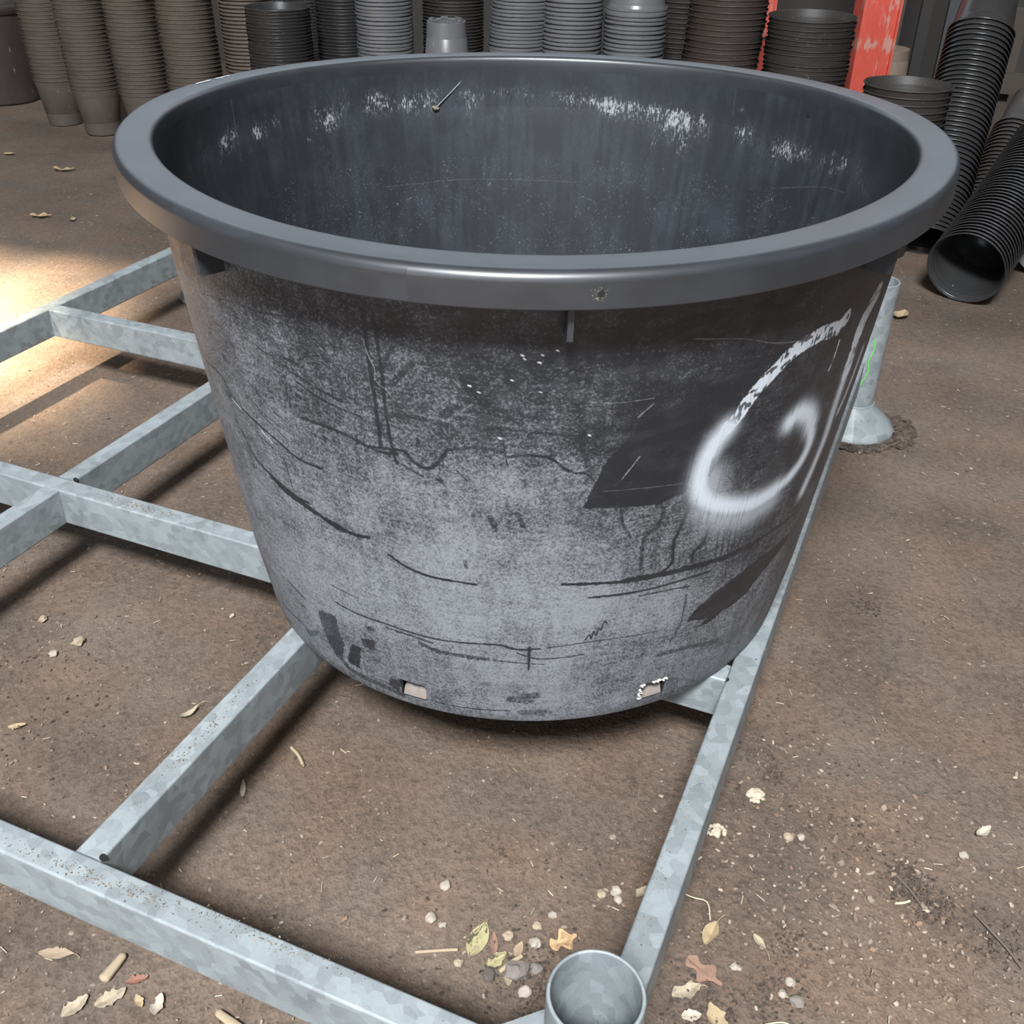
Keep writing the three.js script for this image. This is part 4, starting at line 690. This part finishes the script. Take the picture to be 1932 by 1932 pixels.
leaf(0.135, 0.8193, 0.040, 0.026, 50, LM.olive, 'holed mouldy leaf below the spotted yellow-green leaf', { rag: 0.5, s: 28 });
const stoneMats = { white: std(0.30, 0.255, 0.21, 0.9), grey: std(0.16, 0.135, 0.12, 0.9), tan: std(0.29, 0.225, 0.16, 0.92), dark: std(0.085, 0.068, 0.06, 0.95) };
function stoneGeo(s, r) { const g = new THREE.IcosahedronGeometry(r, 1), p = g.attributes.position, v = new THREE.Vector3(); for (let i = 0; i < p.count; i++) { v.fromBufferAttribute(p, i); const n = v.clone().normalize(), k = 0.55 + 0.75 * vn(n.x * 1.9 + s, n.y * 1.9 + n.z * 1.6, s) + 0.14 * vn(n.x * 6, n.z * 6 + n.y * 5, s + 1); v.multiplyScalar(k); v.y *= 0.68; p.setXYZ(i, v.x, v.y, v.z); } g.computeVertexNormals(); return g; }
const stones = [
  [0.0163, 0.7006, 0.0105, 'white', 'round white stone on the soil inside the frame'], [0.0081, 0.7681, 0.0090, 'white', 'white pebble left of the spotted yellow-green leaf'], [0.0306, 0.7763, 0.0065, 'white', 'smaller white pebble next to the white pebble left of the leaf'],
  [0.1431, 0.7712, 0.0095, 'tan', 'tan stone right of the spotted yellow-green leaf'], [0.1912, 0.7763, 0.0100, 'white', 'angular whitish stone above the orange leaf'], [0.1718, 0.8336, 0.0185, 'grey', 'largest grey-brown stone beside the near corner post'], [0.1278, 0.85, 0.0125, 'dark', 'dark rounded lump left of the largest grey stone'],
  [0.0756, 0.8387, 0.0075, 'tan', 'small tan pebble left of the stone cluster'], [0.3079, 0.6433, 0.0095, 'white', 'upper of two pale stones near the right-hand beam'], [0.315, 0.6597, 0.0085, 'white', 'lower of two pale stones near the right-hand beam'], [0.2833, 0.6556, 0.0085, 'tan', 'tan stone left of the two pale stones'],
  [0.2086, 0.7149, 0.0075, 'white', 'small white pebble above the stone cluster'], [0.1882, 0.7405, 0.0085, 'tan', 'tan pebble at the top of the stone cluster'], [0.2015, 0.8203, 0.0095, 'grey', 'grey pebble between the largest stone and the post'], [0.1912, 0.8643, 0.0100, 'white', 'pale crumbly stone below the largest grey stone'],
  [0.6015, 0.454, 0.0090, 'tan', 'tan pebble right of the right-hand beam'], [0.6261, 0.4469, 0.0070, 'white', 'white chip beside the tan pebble right of the beam'], [0.5176, 0.7436, 0.0085, 'white', 'squarish white pebble right of the russet leaf'], [0.6056, 0.7507, 0.0080, 'white', 'pale pebble at the lower right'], [0.5933, 0.7743, 0.0075, 'white', 'left one of the pale pebbles at the bottom right'], [0.6158, 0.7824, 0.0100, 'grey', 'greyish pebble below the pale pebbles at the bottom right'],
  [0.9176, 0.4203, 0.0085, 'white', 'white stone near the right edge'], [-0.968, 0.2617, 0.0140, 'tan', 'angular tan stone in the left cell of the frame'], [-1.0928, 0.2085, 0.0110, 'tan', 'brownish pebble left of the angular tan stone'], [-1.0007, 0.3108, 0.0085, 'white', 'small pale pebble below the angular tan stone'],
];
stones.forEach(([x, z, r, m, label], i) => { const o = new THREE.Mesh(stoneGeo(i * 3.7 + 1, r), stoneMats[m]); o.position.set(x, FLOOR + 0.003 + r * 0.4, z); o.rotation.y = i * 1.3; top(o, 'stone', label, 'stone'); });
function clump(x, z, r, label) { const gs = []; for (let k = 0; k < 22; k++) { const a = rnd() * 6.28, q = r * Math.sqrt(rnd()), s = rr(0.25, 0.5) * r * (1.1 - q / r * 0.6), g = stoneGeo(k + x * 9, s); g.translate(q * Math.cos(a), s * 0.35, q * Math.sin(a) * 0.8); gs.push(g); } const m = new THREE.Mesh(mergeGeometries(gs), std(0.42, 0.35, 0.26, 0.95)); m.position.set(x, FLOOR + 0.002, z); top(m, 'mortar_crumb', label, 'crumb'); }
clump(0.5411, 0.3619, 0.020, 'crumbly cream lump on the soil right of the beam'); clump(0.4705, 0.4663, 0.018, 'crumbly cream lump touching the right-hand beam');
const twig = (pts, r, mat, name, label, cat) => { const g = new THREE.TubeGeometry(new THREE.CatmullRomCurve3(pts.map(([x, y, z]) => new THREE.Vector3(x, FLOOR + y, z))), 16, r, 7); top(new THREE.Mesh(g, mat), name, label, cat); };
const bark = std(0.30, 0.235, 0.155, 0.9), darkTwig = std(0.10, 0.08, 0.065, 0.9), straw = std(0.48, 0.40, 0.27, 0.9);
function barkPiece(x, z, len, r, deg, label) {            // rough flattened stick with blunt broken ends
  const g = new THREE.CapsuleGeometry(r, len, 5, 12, 1, 10), p = g.attributes.position; for (let i = 0; i < p.count; i++) { const a = Math.atan2(p.getZ(i), p.getX(i)), y = p.getY(i), k = 0.74 + 0.5 * vn(Math.cos(a) * 1.6 + 9, Math.sin(a) * 1.6 + y * 45, 505 + Math.round(deg)) + 0.15 * Math.sin(y * 60); p.setXYZ(i, p.getX(i) * k, y * 0.94, p.getZ(i) * k * 0.75); }
  g.computeVertexNormals(); const m = new THREE.Mesh(g, bark); m.position.set(x, FLOOR + 0.003 + r * 0.7, z); m.rotation.set(Math.PI / 2, 0, deg * RAD); top(m, 'bark_piece', label, 'bark');
}
barkPiece(-0.4636, 0.9748, 0.040, 0.0085, 12, 'rounded piece of bark among the lower left leaves'); barkPiece(-0.2385, 1.0178, 0.055, 0.0075, -70, 'brown bark sliver at the bottom edge');
twig([[0.1452, 0.008, 0.8397], [0.1616, 0.010, 0.8193], [0.1738, 0.009, 0.805]], 0.0042, bark, 'twig', 'short pale twig beside the largest grey stone', 'twig');
twig([[0.7918, 0.006, 0.4949], [0.8153, 0.006, 0.5256], [0.8286, 0.005, 0.5492]], 0.0020, darkTwig, 'twig', 'short dark twig across the dark soil patch', 'twig');
twig([[0.7846, 0.006, 0.5563], [0.8, 0.006, 0.5512], [0.8102, 0.006, 0.5451]], 0.0022, straw, 'twig', 'short straw stub beside the dark twig', 'twig');
twig([[0.9176, 0.006, 0.5461], [0.9381, 0.008, 0.5768], [0.9586, 0.006, 0.6024], [0.979, 0.005, 0.6382]], 0.0022, darkTwig, 'twig', 'long thin brown twig at the right edge', 'twig');
twig([[0.0019, 0.008, 0.8377], [0.0429, 0.009, 0.8254], [0.0685, 0.008, 0.8172]], 0.0028, bark, 'twig', 'pale twig pointing at the spotted leaf', 'twig');
twig([[0.3959, 0.006, 0.6126], [0.4419, 0.010, 0.628], [0.4644, 0.012, 0.6331], [0.4726, 0.006, 0.6638]], 0.0012, straw, 'twig', 'bent straw stalk above the folded leaf', 'twig');
twig([[0.2322, 0.006, 0.8633], [0.2577, 0.018, 0.8561], [0.2833, 0.010, 0.8602]], 0.0013, straw, 'twig', 'arched straw stalk beside the post', 'twig');
twig([[0.5596, 0.006, 0.8356], [0.5954, 0.010, 0.8254], [0.6209, 0.006, 0.8305]], 0.0013, straw, 'twig', 'fine straw stalk at the bottom right', 'twig');
twig([[-0.3746, 0.008, 0.4561], [-0.351, 0.009, 0.4745], [-0.3336, 0.007, 0.4949]], 0.0035, bark, 'wood_chip', 'thin wood chip below the tub by the inner beam', 'wood chip');
// cobweb thread with a caught scrap, hanging inside the tub
{
  const t = new THREE.Group(), P = (deg, y, r) => new THREE.Vector3(...tubPoint(deg * RAD, y, r)), a = P(202.6, 0.884, 0.652), b = P(211.9, 0.786, wallR(0.786) - 0.012);
  part(t, 'thread', new THREE.TubeGeometry(new THREE.CatmullRomCurve3([a, a.clone().lerp(b, 0.5).add(new THREE.Vector3(0, -0.004, 0)), b]), 24, 0.0013, 5), std(0.20, 0.20, 0.20, 0.9));
  const k = part(t, 'caught_scrap', stoneGeo(77, 0.008), std(0.16, 0.13, 0.10, 0.95)); k.position.copy(b);
  top(t, 'cobweb_strand', 'grey cobweb strand with caught scrap on the far inner wall of the tub', 'cobweb');
}
// ---------------------------------------------------------------- uncountable grit and crumbs
function scatter(name, label, category, count, geo, mat, place, colours) {
  const m = new THREE.InstancedMesh(geo, mat, count), o = new THREE.Object3D(), c = new THREE.Color();
  for (let i = 0; i < count; i++) { place(o, i); o.updateMatrix(); m.setMatrixAt(i, o.matrix); const [r, g, b] = colours[Math.floor(rnd() * colours.length)], k = rr(0.75, 1.2); m.setColorAt(i, c.setRGB(r * k, g * k, b * k)); }
  top(m, name, label, category, null, 'stuff');
}
const chipGeo = stoneGeo(5, 1), gritCols = [[0.24, 0.185, 0.14], [0.21, 0.155, 0.115], [0.15, 0.108, 0.08], [0.31, 0.25, 0.19], [0.18, 0.115, 0.078], [0.13, 0.093, 0.07]], soilCols = [[0.045, 0.032, 0.025], [0.06, 0.044, 0.034], [0.085, 0.062, 0.047]];
const gauss = () => (rnd() + rnd() + rnd() + rnd() - 2) * 1.0;
const lay = (o, x, z, s, flat = 0.6, y = FLOOR + 0.003) => { o.position.set(x, y + s * 0.2, z); o.rotation.set(rr(-0.5, 0.5), rnd() * 6.28, rr(-0.5, 0.5)); o.scale.set(s * rr(0.7, 1.5), s * flat, s * rr(0.5, 1)); };
scatter('floor_grit', 'pale grit and gravel chips scattered over the soil floor', 'grit', 7000, chipGeo, std(1, 1, 1, 0.95), (o) => { const z = 1.15 - 3.6 * Math.pow(rnd(), 1.35), x = rr(-2.6, 1.5) * (0.75 + 0.25 * (1.2 - z)); lay(o, x, z, rr(0.0008, 0.0030) * (rnd() < 0.06 ? 1.8 : 1)); }, gritCols);
scatter('near_gravel', 'denser gravel chips on the soil at the lower right', 'grit', 900, chipGeo, std(1, 1, 1, 0.95), (o) => lay(o, 0.75 + gauss() * 0.30, 0.55 + gauss() * 0.30, rr(0.0012, 0.0045) * (rnd() < 0.1 ? 1.5 : 1)), gritCols);
const spots = [[0.8102, 0.5001, 0.035, 260], [0.846, 0.5461, 0.03, 160], [0.5759, 0.2965, 0.016, 60], [0.7969, -0.3092, 0.03, 50], [0.2168, 0.8377, 0.07, 420], [0.4726, 0.8275, 0.06, 300], [0.5851, 0.7763, 0.05, 160], [0.6056, 0.674, 0.04, 70], [0.7079, 0.2647, 0.25, 120], [-0.9291, 0.4694, 0.3, 160], [0.135, 0.6945, 0.14, 110], [0.7284, 0.408, 0.06, 60], [0.9432, 0.5921, 0.05, 90]];
const crumbs = []; for (const [x, z, r, n] of spots) for (let i = 0; i < n; i++) crumbs.push([x + gauss() * r, z + gauss() * r, rr(0.0010, 0.0036)]);
{ const c = farPost.position; for (let i = 0; i < 420; i++) { const a = rr(-0.5, 2.6), q = 0.132 + 0.022 * Math.abs(gauss()) + (a > 0.9 && a < 2.2 ? rr(0, 0.05) : 0); crumbs.push([c.x + q * Math.sin(a), c.z + q * Math.cos(a), rr(0.004, 0.013)]); } }
scatter('soil_crumbs', 'dark damp soil crumbs in small heaps on the floor', 'soil', crumbs.length, chipGeo, std(1, 1, 1, 0.98), (o, i) => lay(o, crumbs[i][0], crumbs[i][1], crumbs[i][2], 0.75), soilCols);
const strawGeo = new THREE.CylinderGeometry(1, 1, 1, 5); strawGeo.rotateZ(Math.PI / 2);
scatter('straw_bits', 'short broken straw bits scattered over the floor', 'straw', 900, strawGeo, std(1, 1, 1, 0.9), (o) => { const z = 1.1 - 4.2 * Math.pow(rnd(), 1.2), x = rr(-3, 1.6); o.position.set(x, FLOOR + 0.005, z); o.rotation.set(0, rnd() * 6.28, rr(-0.1, 0.1)); o.scale.set(rr(0.005, 0.018), 0.0008, 0.0008); }, [[0.46, 0.37, 0.25], [0.38, 0.30, 0.2], [0.55, 0.47, 0.35]]);
// crumbs of soil lying on the beams
{
  const runs = [[[-0.284, -0.95], [-0.284, -0.55], 170], [[-0.5, -1.055], [0.05, -1.04], 260], [[-0.15, -1.03], [0.2, -1.03], 120], [[-1.0, -0.215], [-0.72, -0.215], 220], [[-1.104, 0.35], [-1.104, 0.55], 120], [[0.52, -0.95], [0.52, -0.3], 70], [[0.548, -0.4], [0.548, 0.9], 90], [[0.53, 0.62], [0.53, 0.95], 120]];
  const list = []; for (const [a, b, n] of runs) for (let i = 0; i < n; i++) { const t = clamp(0.5 + gauss() * 0.32), along = Math.abs(a[0] - b[0]) < 0.1, s = clamp(gauss() * 0.011, -0.018, 0.018); const w = a[0] + (b[0] - a[0]) * t + (along ? s : 0), d = a[1] + (b[1] - a[1]) * t + (along ? 0 : s); list.push([fp(w, d), rr(0.0005, 0.0016)]); }
  scatter('beam_crumbs', 'fine brown soil crumbs lying on the steel beams', 'soil', list.length, chipGeo, std(1, 1, 1, 0.98), (o, i) => lay(o, list[i][0].x, list[i][0].z, list[i][1], 0.7, 0.0004), [[0.16, 0.12, 0.09], [0.09, 0.07, 0.055], [0.22, 0.17, 0.12]]);
}
renderer.render(scene, camera);
